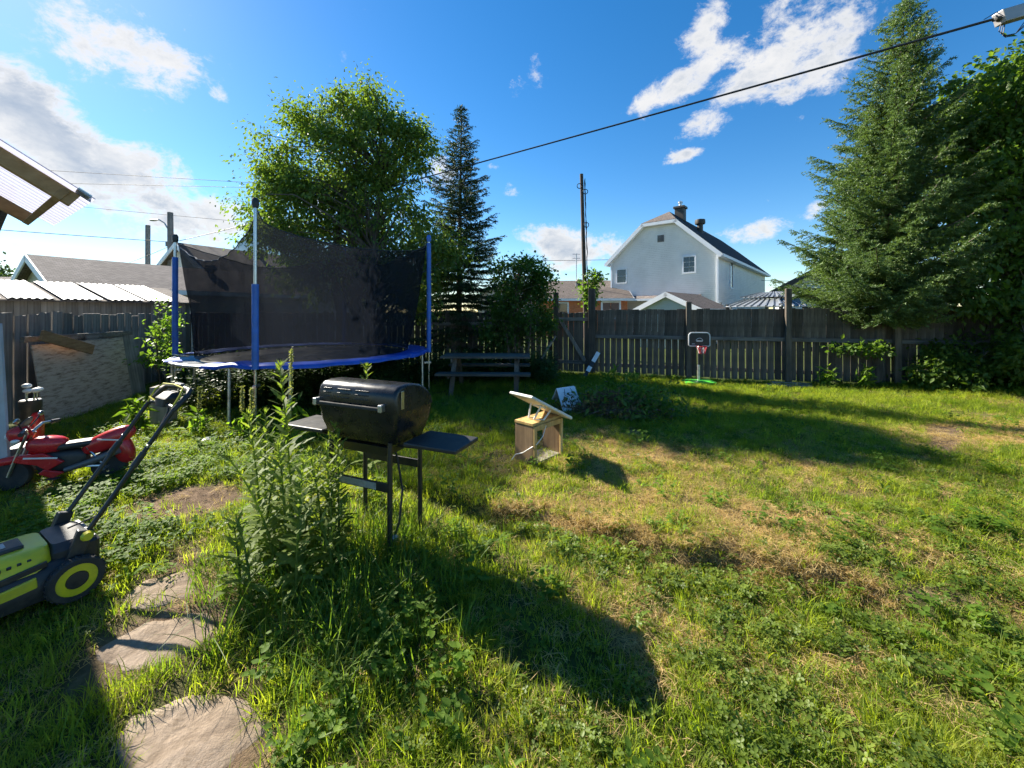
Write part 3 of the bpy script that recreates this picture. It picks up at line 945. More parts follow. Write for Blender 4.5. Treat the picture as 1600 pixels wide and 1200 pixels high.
MB().box((ml / 2, 0.75, 2.035), (ml + .2, 1.9, 0.03), Euler((math.atan(0.43 / 1.9), 0, 0))).build('roof_deck', M['roof_brown'], sh)

# metal roofed gazebo over the back fence
gz = thing('gazebo', 'two tier dark metal gazebo roof showing over the back fence', 'gazebo', (9.55, 14.5, 0), R(20))
def hip(mb, w, z0, z1, k):
    q = [(-w, -w, z0), (w, -w, z0), (w, w, z0), (-w, w, z0)]
    p = [(-w * k, -w * k, z1), (w * k, -w * k, z1), (w * k, w * k, z1), (-w * k, w * k, z1)]
    mb.add(q + p, [(0, 1, 5, 4), (1, 2, 6, 5), (2, 3, 7, 6), (3, 0, 4, 7), (4, 5, 6, 7), (3, 2, 1, 0)])
    for s in range(4):
        a0, a1, b0, b1 = Vector(q[s]), Vector(q[(s + 1) % 4]), Vector(p[s]), Vector(p[(s + 1) % 4])
        for j in range(9):
            f = j / 8
            mb.bar(a0.lerp(a1, f) + Vector((0, 0, .02)), b0.lerp(b1, f) + Vector((0, 0, .02)), 0.04, 0.05)
    return mb
hip(MB(), 1.15, 1.80, 2.08, 0.55).build('lower_roof', plain('gazebo_sheet', (0.33, 0.35, 0.37), 0.4, 0.6, 0.1, 3), gz)
hip(MB(), 0.75, 2.14, 2.30, 0.4).build('upper_roof', bpy.data.materials['gazebo_sheet'], gz)
for sx in (-1, 1):
    for sy in (-1, 1):
        MB().box((sx * 1.05, sy * 1.05, 0.95), (0.09, 0.09, 1.9)).build('post', M['black_metal'], gz)

# our own house: the white wing just left of the view, a standing trim board at its corner
ow = thing('house_wing', 'white sided wall of the house wing beside the toys', 'house', (-4.78, 3.55, 0), R(-36))
MB().box((-1.6, -0.8, 1.35), (3.2, 1.6, 2.7)).build('wall', M['white_siding'], ow)
slab(MB(), [(-3.4, -1.8, 2.75), (0.2, -1.8, 2.75), (0.2, 0.2, 2.75), (-3.4, 0.2, 2.75)], 0.1).build('roof', M['roof_grey'], ow)
tb = MB().box((0, 0, 0.75), (0.09, 0.03, 1.5), Euler((0, 0.0, 0.2))).build('trim_board', plain('grey_paint', (0.40, 0.41, 0.44), 0.6, 0, 0.1, 6, (0.3, 0.28, 0.26)), None, bevel=0.004)
tb.location = (-4.60, 3.60, 0.0)
tb.rotation_euler = (0, R(-3.5), 0)
tag(tb, 'pale grey board standing upright beside the red toys', 'board')

# ------------------------------------------------------------------ awning
m, nt = newmat('ribbed_clear_plastic')
p = N(nt, 'ShaderNodeBsdfPrincipled'); p.inputs['Base Color'].default_value = (0.50, 0.50, 0.62, 1); p.inputs['Roughness'].default_value = 0.25
tl = N(nt, 'ShaderNodeBsdfTranslucent'); tl.inputs['Color'].default_value = (0.50, 0.50, 0.62, 1)
tr = N(nt, 'ShaderNodeBsdfTransparent'); tr.inputs['Color'].default_value = (0.86, 0.86, 0.93, 1)
m1 = N(nt, 'ShaderNodeMixShader'); m1.inputs[0].default_value = 0.6
m2 = N(nt, 'ShaderNodeMixShader'); m2.inputs[0].default_value = 0.22
nt.links.new(p.outputs[0], m1.inputs[1]); nt.links.new(tl.outputs[0], m1.inputs[2])
nt.links.new(m1.outputs[0], m2.inputs[1]); nt.links.new(tr.outputs[0], m2.inputs[2])
oo = N(nt, 'ShaderNodeOutputMaterial'); nt.links.new(m2.outputs[0], oo.inputs[0])
M['ribbed'] = m
C1, C2 = at(96, 303, 1.74), at(47, 341, 2.22)
ea = (C2 - C1); ea.z = 0; ew = ea.length; ea.normalize()
inn = Vector((ea.y * -1, ea.x, 0))
if inn.dot(Vector((-1, -1, 0))) < 0:
    inn = -inn
AW_S = 0.66
up = (inn + Vector((0, 0, AW_S))).normalized()
nrm = ea.cross(up)
nrm = nrm if nrm.z > 0 else -nrm
aw = thing('awning', 'clear ribbed plastic awning on a brown lumber frame over the door', 'awning', C1)
LW = 2.4
MB().bar(-ea * 0.02, ea * (ew + 0.02), 0.028, 0.06, nrm).build('eave_beam', M['rafter'], aw, bevel=0.003)
for s in (0.0, ew):
    MB().bar(ea * s - up * (0.045 if s == 0 else 0.0) + nrm * 0.002, ea * s + up * LW + nrm * 0.002, 0.028, 0.062, nrm).build('rafter', M['rafter'], aw, bevel=0.003)
mb = MB()
K = 90
span0, span1 = -0.045, ew + 0.05
ro = []
for u in (-0.085, LW):
    ro.append([ea * (span0 + (span1 - span0) * k / K) + up * u + nrm * (0.044 + 0.009 * math.sin(k / K * 2 * math.pi * 15)) for k in range(K + 1)])
mb.add(ro[0] + ro[1], [(k, k + 1, K + 2 + k, K + 1 + k) for k in range(K)])
mb.build('ribbed_sheet', M['ribbed'], aw, True, ang=80)
MB().bar(-up * 0.07 + nrm * 0.05, -up * 0.02 + nrm * 0.05, 0.07, 0.012, nrm).build('bracket', M['steel'], aw)

# ------------------------------------------------------------------ poles and wires
def pole(name, label, base, top, r0, r1, mat, cat='pole'):
    t = thing(name, label, cat, base)
    b, tp = Vector((0, 0, -0.3)), Vector(top) - Vector(base)
    MB().tube([b.lerp(tp, f) for f in (0, .25, .5, .75, 1)], [r0 + (r1 - r0) * f for f in (0, .25, .5, .75, 1)], 12).build('shaft', mat, t, True)
    return t
P0 = at(917, 488, 14.0); P0.z = 0
P1 = at(908.5, 272, 14.0)
up_ = pole('utility_pole', 'slim dark leaning pole with coiled wires, vine at its foot', P0, P1, 0.085, 0.06, M['pole_wood'])
rr = random.Random(5)
for f, sx in ((0.93, -1), (0.72, 1), (0.36, 1), (0.9, 1)):
    c0 = (P1 - P0) * f + Vector((sx * 0.1, -0.1, 0))
    MB().tube([c0 + Vector((0.085 * math.cos(a), 0, 0.085 * math.sin(a))) for a in np.linspace(0, 6.28, 15)], 0.014, 5).build('wire_coil', M['wire'], up_, True)
for k in range(3):
    pts = [(P1 - P0) * f + Vector((0.085 + 0.035 * rr.random(), -0.05, rr.uniform(-.05, .05))) for f in np.linspace(0.3, 0.97, 26)]
    MB().tube(pts, 0.012, 5).build('loose_wire', M['wire'], up_, True)
PL = at(268, 488, 20.0); PL.z = 0
PT = at(266, 332, 20.0)
pl = pole('street_light_pole', 'tall grey utility pole carrying a curved street light arm', PL, PT, 0.16, 0.12, M['pole_grey'])
a0 = at(268, 372, 20) - PL
arm = [a0, a0 + Vector((-0.12, 0, 0.35)), a0 + Vector((-0.35, 0, 0.75)), a0 + Vector((-0.62, 0, 0.92)), a0 + Vector((-0.8, 0, 0.92))]
MB().tube(arm, 0.035, 6).build('lamp_arm', M['steel'], pl, True)
MB().blob(arm[-1] + Vector((-0.12, 0, -.02)), (0.2, 0.09, 0.05)).build('lamp_head', M['steel'], pl, True)
MB().tube([at(264, 385, 20) - PL, at(264, 378, 20) - PL], 0.14, 8).build('transformer', M['pole_grey'], pl, True)
PS = at(231, 488, 26.0); PS.z = 0
pole('service_pole', 'short plain grey pole standing behind the roof turbine', PS, at(231, 352, 26), 0.15, 0.13, M['pole_grey'])
an = thing('tv_antenna', 'thin lattice antenna mast on the skyline beyond the gate', 'antenna', (4.7, 29.0, 0))
MB().tube([(0, 0, 0), (0, 0, 5.9)], 0.035, 6).build('mast', M['steel'], an)
for z in (5.85, 5.55):
    MB().tube([(-0.28, 0, z), (0.28, 0, z)], 0.02, 5).build('boom', M['steel'], an)

def wire(label, a, b, sag, r, n=26):
    a, b = Vector(a), Vector(b)
    t = tag(MB().tube([a.lerp(b, i / n) - Vector((0, 0, sag * 4 * (i / n) * (1 - i / n))) - a for i in range(n + 1)], r, 6).build('overhead_wire', M['wire'], None, True), label, 'wire', 'overhead wires')
    t.location = a
mast_p = at(1556, 29, 4.0)
wire('thick black service cable crossing the whole sky to the grey arm', at(268, 379, 20), mast_p, 0.10, 0.0135)
wire('upper of two thin wires passing over the awning corner', at(-300, 243, 24), at(640, 300, 24), 0.02, 0.013)
wire('lower of two thin wires passing over the awning corner', at(-300, 277, 25), at(640, 298, 25), 0.02, 0.013)
wire('dark wire running left from the street light pole', at(-400, 327, 20), at(266, 378, 20), 0.05, 0.018)
wire('thin wire drooping to the street light pole from the left, above the dark one', at(-200, 290, 21), at(420, 350, 21), 0.05, 0.010)
wire('short wire from the service pole up to the street light pole', at(180, 418, 26), at(264, 385, 20), 0.05, 0.012)
wire('wire passing low behind the leaning dark pole', at(700, 405, 36), at(1010, 404, 36), 0.15, 0.018)
wire('wire leaving the back of the white house on the right', at(1190, 438, 32), at(1500, 441, 32), 0.1, 0.018)
sm = thing('service_bracket', 'grey metal service arm with looped wires where the black cable ends', 'bracket', mast_p)
ex = at(1720, -18, 4.0) - mast_p
MB().bar(Vector((0.03, 0, 0)), ex, 0.10, 0.125, (0, 0, 1)).build('channel', plain('grey_aluminium', (0.33, 0.31, 0.31), 0.45, 0.4, 0.1, 6), sm, bevel=0.006)
MB().lathe([(0.012, 0), (0.03, .01), (0.018, .03), (0.03, .05), (0.012, .06)], 10, Matrix.Translation((-0.02, 0, 0)) @ Matrix.Rotation(R(90), 4, 'Y')).build('insulator', M['dark_trim'], sm, True)
for k in range(3):
    MB().tube([Vector((0.05 + 0.02 * k, 0.0, -0.06)), Vector((0.03 + .02 * k, 0, -0.13 - .02 * k)), Vector((0.10, 0, -0.17 - .01 * k)), Vector((0.2, 0, -0.15)), Vector((0.30 + .03 * k, 0, -0.02)), ex * 0.6 + Vector((0, 0, -.04))], 0.004, 5).build('wire_loop', M['wire'], sm, True)
MB().tube([Vector((-0.12, 0, -0.01)), Vector((0, 0, 0.06)), Vector((0.15, 0, 0.11)), ex + Vector((0, 0, 0.1))], 0.004, 5).build('wire_loop', M['wire'], sm, True)

# ------------------------------------------------------------------ trees and shrubs
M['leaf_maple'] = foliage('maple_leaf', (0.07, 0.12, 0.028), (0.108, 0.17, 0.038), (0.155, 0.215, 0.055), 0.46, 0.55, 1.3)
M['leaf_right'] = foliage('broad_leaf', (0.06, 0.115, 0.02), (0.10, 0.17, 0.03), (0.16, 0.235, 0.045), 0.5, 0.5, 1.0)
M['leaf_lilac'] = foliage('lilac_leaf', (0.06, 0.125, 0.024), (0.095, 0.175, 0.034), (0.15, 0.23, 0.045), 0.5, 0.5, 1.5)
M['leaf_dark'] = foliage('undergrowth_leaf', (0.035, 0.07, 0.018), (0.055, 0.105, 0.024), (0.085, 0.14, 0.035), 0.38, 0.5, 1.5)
M['leaf_far'] = foliage('far_leaf', (0.045, 0.085, 0.025), (0.065, 0.115, 0.03), (0.09, 0.15, 0.04), 0.3, 0.6, 0.5)
M['needle_big'] = foliage('blue_spruce_needle', (0.06, 0.105, 0.038), (0.10, 0.16, 0.052), (0.155, 0.225, 0.065), 0.25, 0.5, 1.4, 0.1)
M['needle_small'] = foliage('dark_spruce_needle', (0.022, 0.042, 0.020), (0.036, 0.066, 0.028), (0.06, 0.095, 0.036), 0.15, 0.55, 1.4, 0.1)

def unit(v):
    return v / np.maximum(np.linalg.norm(v, axis=-1, keepdims=True), 1e-9)

def leaf_mesh(P, size, aspect=0.5, droop=0.4, seed=0, D=None):
    """folded leaf blades (two triangles a half each) at points P; D is the way each points"""
    g = np.random.default_rng(seed)
    n = len(P)
    if D is None:
        D = g.normal(size=(n, 3))
    D = unit(D + g.normal(size=(n, 3)) * 0.45 + np.array([0, 0, -droop]))
    U = g.normal(size=(n, 3)) * 0.55 + np.array([0, 0, 1.0])
    S = unit(np.cross(D, U))
    U = np.cross(S, D)
    L = size * g.uniform(0.5, 1.5, (n, 1))
    w = L * aspect * 0.5
    p0 = P
    p1 = P + D * L * 0.45 + S * w + U * w * 0.35
    p2 = P + D * L - U * L * 0.08
    p3 = P + D * L * 0.45 - S * w + U * w * 0.35
    V = np.stack([p0, p1, p2, p3], 1).reshape(-1, 3)
    i = np.arange(n)[:, None] * 4
    F = np.concatenate([i + np.array([0, 1, 2]), i + np.array([0, 2, 3])], 1).reshape(-1, 3)
    return V, F

def limb(mb, p0, p1, r0, r1, g, bend=0.12, n=6, sides=6):
    p0, p1 = Vector(p0), Vector(p1)
    L = (p1 - p0).length
    off = Vector(g.normal(size=3)) * L * bend
    pts, rs = [], []
    for k in range(n + 1):
        f = k / n
        pts.append(p0.lerp(p1, f) + off * math.sin(f * math.pi) + Vector((0, 0, L * 0.08 * math.sin(f * math.pi))))
        rs.append(r0 + (r1 - r0) * f)
    mb.tube(pts, rs, sides)
    return pts

def broadleaf(name, label, base, height_, lobes, n_clusters, per, leaf, lmat, trunk_r=0.13, seed=1, stems=1, spread=0.16, cat='tree', aspect=0.5, droop=0.5, group=None, fork=None):
    """lobes: (dx, dy, z, rx, ry, rz) volumes that the twigs fill; every twig ends in a spray of leaves"""
    g = np.random.default_rng(seed)
    t = thing(name, label, cat, base, 0, group)
    vol = np.array([l[3] * l[4] * l[5] for l in lobes]) ** 0.75
    pick = g.choice(len(lobes), n_clusters, p=vol / vol.sum())
    Lb = np.array(lobes)[pick]
    d = unit(g.normal(size=(n_clusters, 3)))
    rad = g.uniform(0.2, 1.0, (n_clusters, 1)) ** 0.5 * g.uniform(0.85, 1.16, (n_clusters, 1))
    C = Lb[:, :3] + d * rad * Lb[:, 3:6]
    C[:, 2] = np.maximum(C[:, 2], 0.1)
    wood_ = MB()
    fork = fork or height_ * 0.28
    tops = []
    for s in range(stems):
        a = g.uniform(0, 6.28)
        o = Vector((math.cos(a), math.sin(a), 0)) * (0.12 if stems > 1 else 0)
        tp = Vector((g.normal() * 0.1 + o.x * 3, g.normal() * 0.1 + o.y * 3, height_ * 0.72))
        tops.append(limb(wood_, o - Vector((0, 0, 0.1)), tp, trunk_r, trunk_r * 0.3, g, 0.04, 9, 9))
    tw = MB()
    order = np.argsort(C[:, 2])
    for k, i in enumerate(order):
        if k % 3 and n_clusters > 200:
            continue
        st = tops[k % stems]
        zc = max(fork * 0.4, C[i, 2] - g.uniform(0.25, 0.6) * height_ * 0.3)
        j = min(range(len(st)), key=lambda q: abs(st[q].z - zc))
        limb(tw, st[j], C[i], trunk_r * 0.2, 0.006, g, 0.10, 4, 4)
    wood_.build('trunk', M['bark'], t, True)
    tw.build('branches', M['bark'], t, True, kind='stuff')
    per_i = np.maximum(3, (per * g.uniform(0.5, 1.5, n_clusters)).astype(int))
    idx = np.repeat(np.arange(n_clusters), per_i)
    out = unit(C - np.array([0, 0, height_ * 0.5]))
    P = C[idx] + g.normal(size=(len(idx), 3)) * spread * np.array([1, 1, 0.75]) * g.uniform(0.5, 1.5, (n_clusters, 1))[idx]
    D = out[idx] * 0.3 + unit(P - C[idx]) * 0.6 + g.normal(size=P.shape) * 0.4
    V, F = leaf_mesh(P, leaf, aspect, droop, seed + 5, D)
    npmesh('crown', V, F, lmat, t, False, 'stuff')
    return t

def spruce(name, label, base, H, clear, rmax, nwh, mat, seed=1, top_lean=(0, 0), trunk_r=0.12, dens=1.0, droop=0.25, needle=0.036, power=0.85, gap=0.0):
    g = np.random.default_rng(seed)
    t = thing(name, label, 'tree', base)
    tr = MB()
    cen = lambda z: np.array([top_lean[0] * (z / H) ** 1.5, top_lean[1] * (z / H) ** 1.5, z])
    zs = np.linspace(-0.1, H, 14)
    tr.tube([Vector(cen(max(z, 0))) + Vector((0, 0, min(z, 0))) for z in zs], [max(0.008, trunk_r * (1 - z / H) ** 0.9 * (1.25 if z <= 0.05 else 1)) for z in zs], 10)
    tr.build('trunk', M['bark'], t, True)
    br = MB()
    Ps, Ds, Ls = [], [], []
    for w in range(nwh):
        f = max(0.0, (w + g.uniform(-0.3, 0.3)) / nwh)
        z = clear + (H - clear) * f ** 0.95
        if z > H - 0.05:
            continue
        rel = (H - z) / (H - clear)
        Lb = rmax * rel ** power * (0.35 + 0.65 * min(1, (f * 9 + 0.35)))
        nb = int(max(4, 5 + 5 * rel * dens))
        a0 = g.uniform(0, 6.28)
        for b in range(nb):
            a = a0 + b * 6.283 / nb + g.normal() * 0.25
            L = Lb * g.uniform(0.5, 1.18)
            if g.random() < gap:
                L *= 0.5
            d = np.array([math.cos(a), math.sin(a), 0.0])
            s = np.linspace(0, 1, 8)[:, None]
            rise = 0.35 * (1 - rel) * L
            zz = -droop * L * (s ** 1.3) * rel * 1.3 + 0.22 * L * s ** 3 + rise * s
            pts = cen(z) + d * L * s + np.array([0, 0, 1]) * zz
            if b % 2 == 0 or rel < .5:
                br.tube([Vector(p) for p in pts[::2]] + [Vector(pts[-1])], [0.012 * (0.3 + rel) * (1 - .8 * q) + 0.003 for q in np.linspace(0, 1, 5)], 4, False)
            sd = np.cross(d, [0, 0, 1.0])
            nt_ = int(max(7, L * 30 * dens))
            for k in range(nt_):
                q = g.uniform(0.12, 1.0) if k else 1.0
                i = min(6, int(q * 7)); fr = q * 7 - i
                p = pts[i] * (1 - fr) + pts[i + 1] * fr
                sg = 1 if k % 2 else -1
                tl = (0.13 + 0.42 * L * (1 - q) ** 0.8 * 0.6) * g.uniform(0.7, 1.2)
                td = unit(d * g.uniform(0.5, 1.0) + sd * sg * g.uniform(0.35, 1.0) * (0.2 if k == 0 else 1) + np.array([0, 0, g.uniform(-0.28, 0.22)]))
                Ps.append(p); Ds.append(td); Ls.append(tl)
    # leader
    for k in range(26):
        z = H - 0.5 * k / 26
        a = k * 2.4
        Ps.append(cen(z)); Ds.append(unit(np.array([math.cos(a) * 0.7, math.sin(a) * 0.7, 0.75]))); Ls.append(0.05 + 0.16 * k / 26)
    br.build('branches', M['bark'], t, True, kind='stuff')
    Ps, Ds, Ls = np.array(Ps), np.array(Ds), np.array(Ls)
    # needles stand round every twig
    nn = np.maximum(10, (Ls / 0.0095).astype(int))
    idx = np.repeat(np.arange(len(Ls)), nn)
    u = g.random(len(idx))[:, None]
    base_p = Ps[idx] + Ds[idx] * Ls[idx][:, None] * u - np.array([0, 0, 1]) * (0.10 * (u * Ls[idx][:, None]) ** 2 / 0.3)
    rd = g.normal(size=(len(idx), 3)); rd = unit(rd - Ds[idx] * (rd * Ds[idx]).sum(1, keepdims=True))
    nd = unit(Ds[idx] * 0.75 + rd + np.array([0, 0, 0.15]))
    sid = unit(np.cross(nd, g.normal(size=(len(idx), 3))))
    L = needle * g.uniform(0.7, 1.3, (len(idx), 1))
    wd = 0.0075 * g.uniform(0.8, 1.4, (len(idx), 1))
    V = np.stack([base_p - sid * wd, base_p + sid * wd, base_p + nd * L], 1).reshape(-1, 3)
    F = np.arange(len(idx) * 3).reshape(-1, 3)
    npmesh('needles', V, F, mat, t, False, 'stuff')
    return t

broadleaf('maple_tree', 'large feathery maple rising behind the trampoline', (-3.75, 10.0, 0), 7.2,
          [(-1.1, 0, 5.3, 1.45, 1.1, 1.1), (0.3, 0, 5.55, 1.35, 1.1, 1.15), (-1.25, 0, 4.1, 1.75, 1.1, 1.1), (0.5, 0, 3.9, 1.35, 1.0, 1.2), (-1.35, 0, 6.4, 0.6, 0.7, 0.5), (-0.35, 0, 6.7, 0.55, 0.7, 0.5), (0.45, 0, 6.75, 0.6, 0.7, 0.55), (1.25, 0, 5.9, 0.5, 0.6, 0.5), (-2.2, 0, 4.9, 0.55, 0.6, 0.45),
           (-1.9, -.1, 3.5, 0.75, 1, 0.5), (1.35, 0, 2.4, 0.9, 0.9, 1.1), (-0.6, 0.1, 2.6, 1.5, 1.1, 0.9), (2.0, 0, 3.2, 0.6, 0.6, 0.7)], 820, 78, 0.092, M['leaf_maple'], 0.15, 4, 3, 0.16, 'tree', 0.5, 0.9)
spruce('young_spruce', 'dark narrow spruce between the maple and the lilac', (-1.47, 10.95, 0), 7.3, 0.75, 1.65, 42, M['needle_small'], 8, (0.08, 0), 0.10, 1.4, 0.30, 0.042, 0.8, 0.10)
broadleaf('lilac_shrub', 'rounded bright green lilac shrub beside the gate posts', (0.15, 9.85, 0), 3.2,
          [(0, 0, 2.25, 0.75, 0.7, 0.85), (0.25, 0, 1.5, 0.7, 0.6, 0.7), (-0.35, 0, 1.2, 0.6, 0.6, 0.6), (0.45, 0, 2.5, 0.45, 0.4, 0.5)], 190, 55, 0.075, M['leaf_lilac'], 0.035, 12, 4, 0.12, 'shrub', 0.75, 0.5)
spruce('big_spruce', 'tall blue green spruce with a bare trunk foot on the lawn edge', (7.84, 8.5, hz(7.84, 8.5)), 8.25, 1.3, 1.86, 64, M['needle_big'], 21, (0.62, 0), 0.13, 1.45, 0.02, 0.042, 0.72, 0.08)
broadleaf('broadleaf_tree', 'leafy broadleaf tree crowding the right of the big spruce', (10.6, 8.1, hz(10.6, 8.1)), 7.2,
          [(-0.1, 0, 5.6, 1.45, 1.4, 1.1), (0.8, 0, 4.6, 1.7, 1.5, 1.3), (-0.75, 0.2, 4.3, 1.15, 1.2, 1.0), (-0.4, 0, 3.0, 1.5, 1.4, 0.95), (1.0, 0, 2.6, 1.5, 1.4, 1.1), (0.4, 0, 6.3, 0.9, 0.9, 0.7), (-1.3, .3, 5.0, 0.5, 0.6, 0.5), (-1.0, -.4, 1.9, 1.1, .8, .8), (0.4, -.6, 1.5, 1.2, .8, .8)], 900, 52, 0.115, M['leaf_right'], 0.15, 31, 2, 0.17, 'tree', 0.55, 0.8)
for (cx, cy, h_, n_, sd_, lab) in ((8.9, 7.75, 1.0, 120, 41, 'low leafy bush against the fence right of the spruce trunk'), (9.75, 7.0, 1.7, 220, 42, 'dark bush under the broadleaf tree'), (10.7, 6.4, 2.0, 240, 43, 'tall dark bush right of the worn path end')):
    broadleaf('bush', lab, (cx, cy, hz(cx, cy)), h_, [(0, 0, h_ * .5, 0.75, 0.6, h_ * .45), (0.4, 0.2, h_ * .4, 0.6, 0.5, h_ * .35), (-0.45, 0, h_ * .28, 0.5, 0.5, h_ * .28)], n_, 45, 0.09, M['leaf_right'], 0.025, sd_, 4, 0.12, 'bush', 0.55, 0.5)
broadleaf('sapling', 'thin leafy sapling growing up the side fence by the trampoline', (-6.55, 7.45, 0), 1.95,
          [(0, 0, 1.0, 0.26, 0.25, 0.4), (0.05, 0, 1.5, 0.18, 0.2, 0.3), (0, 0, 1.8, 0.1, 0.1, 0.15), (-.2, 0, .7, .15, .15, .15)], 48, 14, 0.075, M['leaf_lilac'], 0.014, 51, 1, 0.07, 'sapling', 0.7, 0.3)
broadleaf('climbing_vine', 'green vine wrapped round the foot of the leaning dark pole', (2.72, 13.8, 0), 3.1,
          [(0, -.05, 2.6, 0.32, 0.25, 0.45), (-0.06, -.05, 1.9, 0.18, 0.2, 0.6), (0.25, -.05, 2.75, 0.25, 0.2, 0.2)], 60, 22, 0.085, M['leaf_lilac'], 0.02, 52, 1, 0.09, 'vine', 0.8, 0.4)
broadleaf('dogwood_branch', 'low leafy sapling reaching across the fence left of the spruce trunk', (7.35, 8.25, hz(7.35, 8.25)), 0.85,
          [(-0.25, 0, 0.80, 0.45, 0.2, 0.09), (0.2, 0, 0.78, 0.25, 0.2, 0.12)], 42, 14, 0.09, M['leaf_lilac'], 0.012, 53, 1, 0.07, 'sapling', 0.6, 0.2)
# trees on the skyline
for k, (px_, Y_, top_, w_, lab) in enumerate(((-20, 34, 405, 3.0, 'dark tree far off beyond the metal roofed shed'), (425, 38, 395, 3.2, 'distant tree behind the trampoline net'), (935, 52, 440, 3.0, 'small distant tree just left of the white house'), (1700, 26, 330, 4.0, 'distant tree beyond the broadleaf tree'), (640, 44, 410, 4.0, 'distant tree between the maple and the young spruce'))):
    P_ = at(px_, top_, Y_)
    Hh = P_.z
    broadleaf('far_tree', lab, (P_.x, Y_, 0), Hh, [(0, 0, Hh * .68, w_ * .5, w_ * .5, Hh * .30), (0.5, 0, Hh * .45, w_ * .5, w_ * .5, Hh * .28)], 120, 40, 0.26, M['leaf_far'], 0.18, 60 + k, 1, 0.3, 'tree', 0.6, 0.4)

# ------------------------------------------------------------------ trampoline
TC = Vector((-3.765, 7.487, 0))
tp = thing('trampoline', 'large round trampoline with blue padding, blue sleeved poles and torn black net', 'trampoline', TC)
RR, RZ = 2.06, 0.84
pol = lambda a, r, z: Vector((r * math.cos(a), r * math.sin(a), z))
MB().tube([pol(a, RR, RZ) for a in np.linspace(0, 2 * math.pi, 73)], 0.024, 8, False).build('frame_ring', M['steel'], tp, True)
mt = MB().lathe([(1.66, 0.80), (1.68, 0.812), (1.66, 0.822), (0.9, 0.80), (0.01, 0.79)], 64)
mt.build('mat', M['black_plastic'], tp, True)
# padding: whole except where it has torn away on the near left
pb = MB()
A0, A1 = R(-104), R(196)
na = 90
prof = [(1.70, 0.865), (1.85, 0.885), (2.02, 0.885), (2.10, 0.872), (2.122, 0.85), (2.126, 0.822), (2.118, 0.822), (2.112, 0.845), (2.09, 0.860), (2.0, 0.872), (1.85, 0.872), (1.70, 0.855)]
rings = []
for k in range(na + 1):
    a = A0 + (A1 - A0) * k / na
    wv = 0.004 * math.sin(a * 31) + 0.004 * math.sin(a * 13 + 1)
    hump = 0.035 * math.exp(-((a - R(-92)) / 0.06) ** 2)
    rings.append([pol(a, r + wv * 0.8, z + wv * (1.6 if z < 0.84 else 0.6) + hump + (0.005 * math.sin(a * 7) if z < .84 else 0)) for r, z in prof])
pb.loft(rings)
pb.build('padding', M['blue_pad'], tp, True, ang=60)
rg = MB()
rj = random.Random(9)
for k in range(3):                                   # scraps of the torn pad
    a = R(rj.uniform(200, 250))
    c = pol(a, 2.02, 0.868)
    MB().box(c, (0.16 + .1 * rj.random(), 0.12, 0.012), Euler((rj.uniform(-.2, .2), rj.uniform(-.2, .2), a))).build('pad_scrap', M['white_plastic'] if k % 2 else M['blue_pad'], tp, bevel=0.004)
sp = MB()
for k in range(26):
    a = R(196 + k * 60 / 25)
    sp.tube([pol(a, 1.67, 0.815), pol(a, 2.04, 0.838)], 0.011, 6)
sp.build('springs', M['steel'], tp, True, kind='stuff')
POLES = [(R(-82), 3.06, 1.98, 0.83), (R(12), 3.06, 2.98, 0.80), (R(197), 2.86, 2.55, 0.86), (R(98), 3.06, 2.5, 0.86)]
for a, zt, zs_, zb in POLES:
    MB().tube([pol(a, 2.15, 0.0), pol(a, 2.15, zt)], 0.021, 10).build('pole', M['chrome'], tp, True)
    MB().tube([pol(a, 2.15, zb), pol(a, 2.152, (zb + zs_) / 2), pol(a, 2.15, zs_)], 0.043, 12).build('foam_sleeve', M['blue_foam'], tp, True)
    MB().lathe([(0.036, -0.05), (0.045, 0), (0.045, 0.05), (0.028, 0.085), (0.0, 0.09)], 12, Matrix.Translation(pol(a, 2.15, zt))).build('pole_cap', M['black_plastic'] if a < 0 or a > 3 else M['blue_foam'], tp, True)
    for s in (-1, 1):
        a1 = a + s * 0.19
        MB().tube([pol(a1, RR, RZ), pol(a1, RR + 0.01, 0.06), pol(a1 - s * 0.03, RR + 0.01, 0.015), pol(a, RR + 0.02, 0.012)], 0.021, 8).build('leg', M['steel'], tp, True)
    MB().bar(pol(a, RR, 0.6), pol(a, 2.19, 0.6), 0.05, 0.035).build('clamp', M['steel'], tp, bevel=0.004)
m, nt = newmat('black_safety_net')
f1 = noise(nt, 3.0, 5, 0.6); f2 = noise(nt, 55, 3, 0.6)
df = N(nt, 'ShaderNodeBsdfDiffuse')
nt.links.new(ramp(nt, f2, [(0.3, (0.022, 0.0235, 0.027)), (0.7, (0.042, 0.044, 0.050))]), df.inputs['Color'])
tl = N(nt, 'ShaderNodeBsdfTranslucent'); tl.inputs['Color'].default_value = (0.009, 0.0105, 0.0145, 1)
a_ = N(nt, 'ShaderNodeMixShader'); a_.inputs[0].default_value = 0.5
nt.links.new(df.outputs[0], a_.inputs[1]); nt.links.new(tl.outputs[0], a_.inputs[2])
tr = N(nt, 'ShaderNodeBsdfTransparent')
mr = N(nt, 'ShaderNodeMapRange'); nt.links.new(f1, mr.inputs[0])
mr.inputs[1].default_value = 0.3; mr.inputs[2].default_value = 0.7; mr.inputs[3].default_value = 0.86; mr.inputs[4].default_value = 0.68
b_ = N(nt, 'ShaderNodeMixShader'); nt.links.new(mr.outputs[0], b_.inputs[0])
nt.links.new(tr.outputs[0], b_.inputs[1]); nt.links.new(a_.outputs[0], b_.inputs[2])
oo = N(nt, 'ShaderNodeOutputMaterial'); nt.links.new(b_.outputs[0], oo.inputs[0])
M['net'] = m
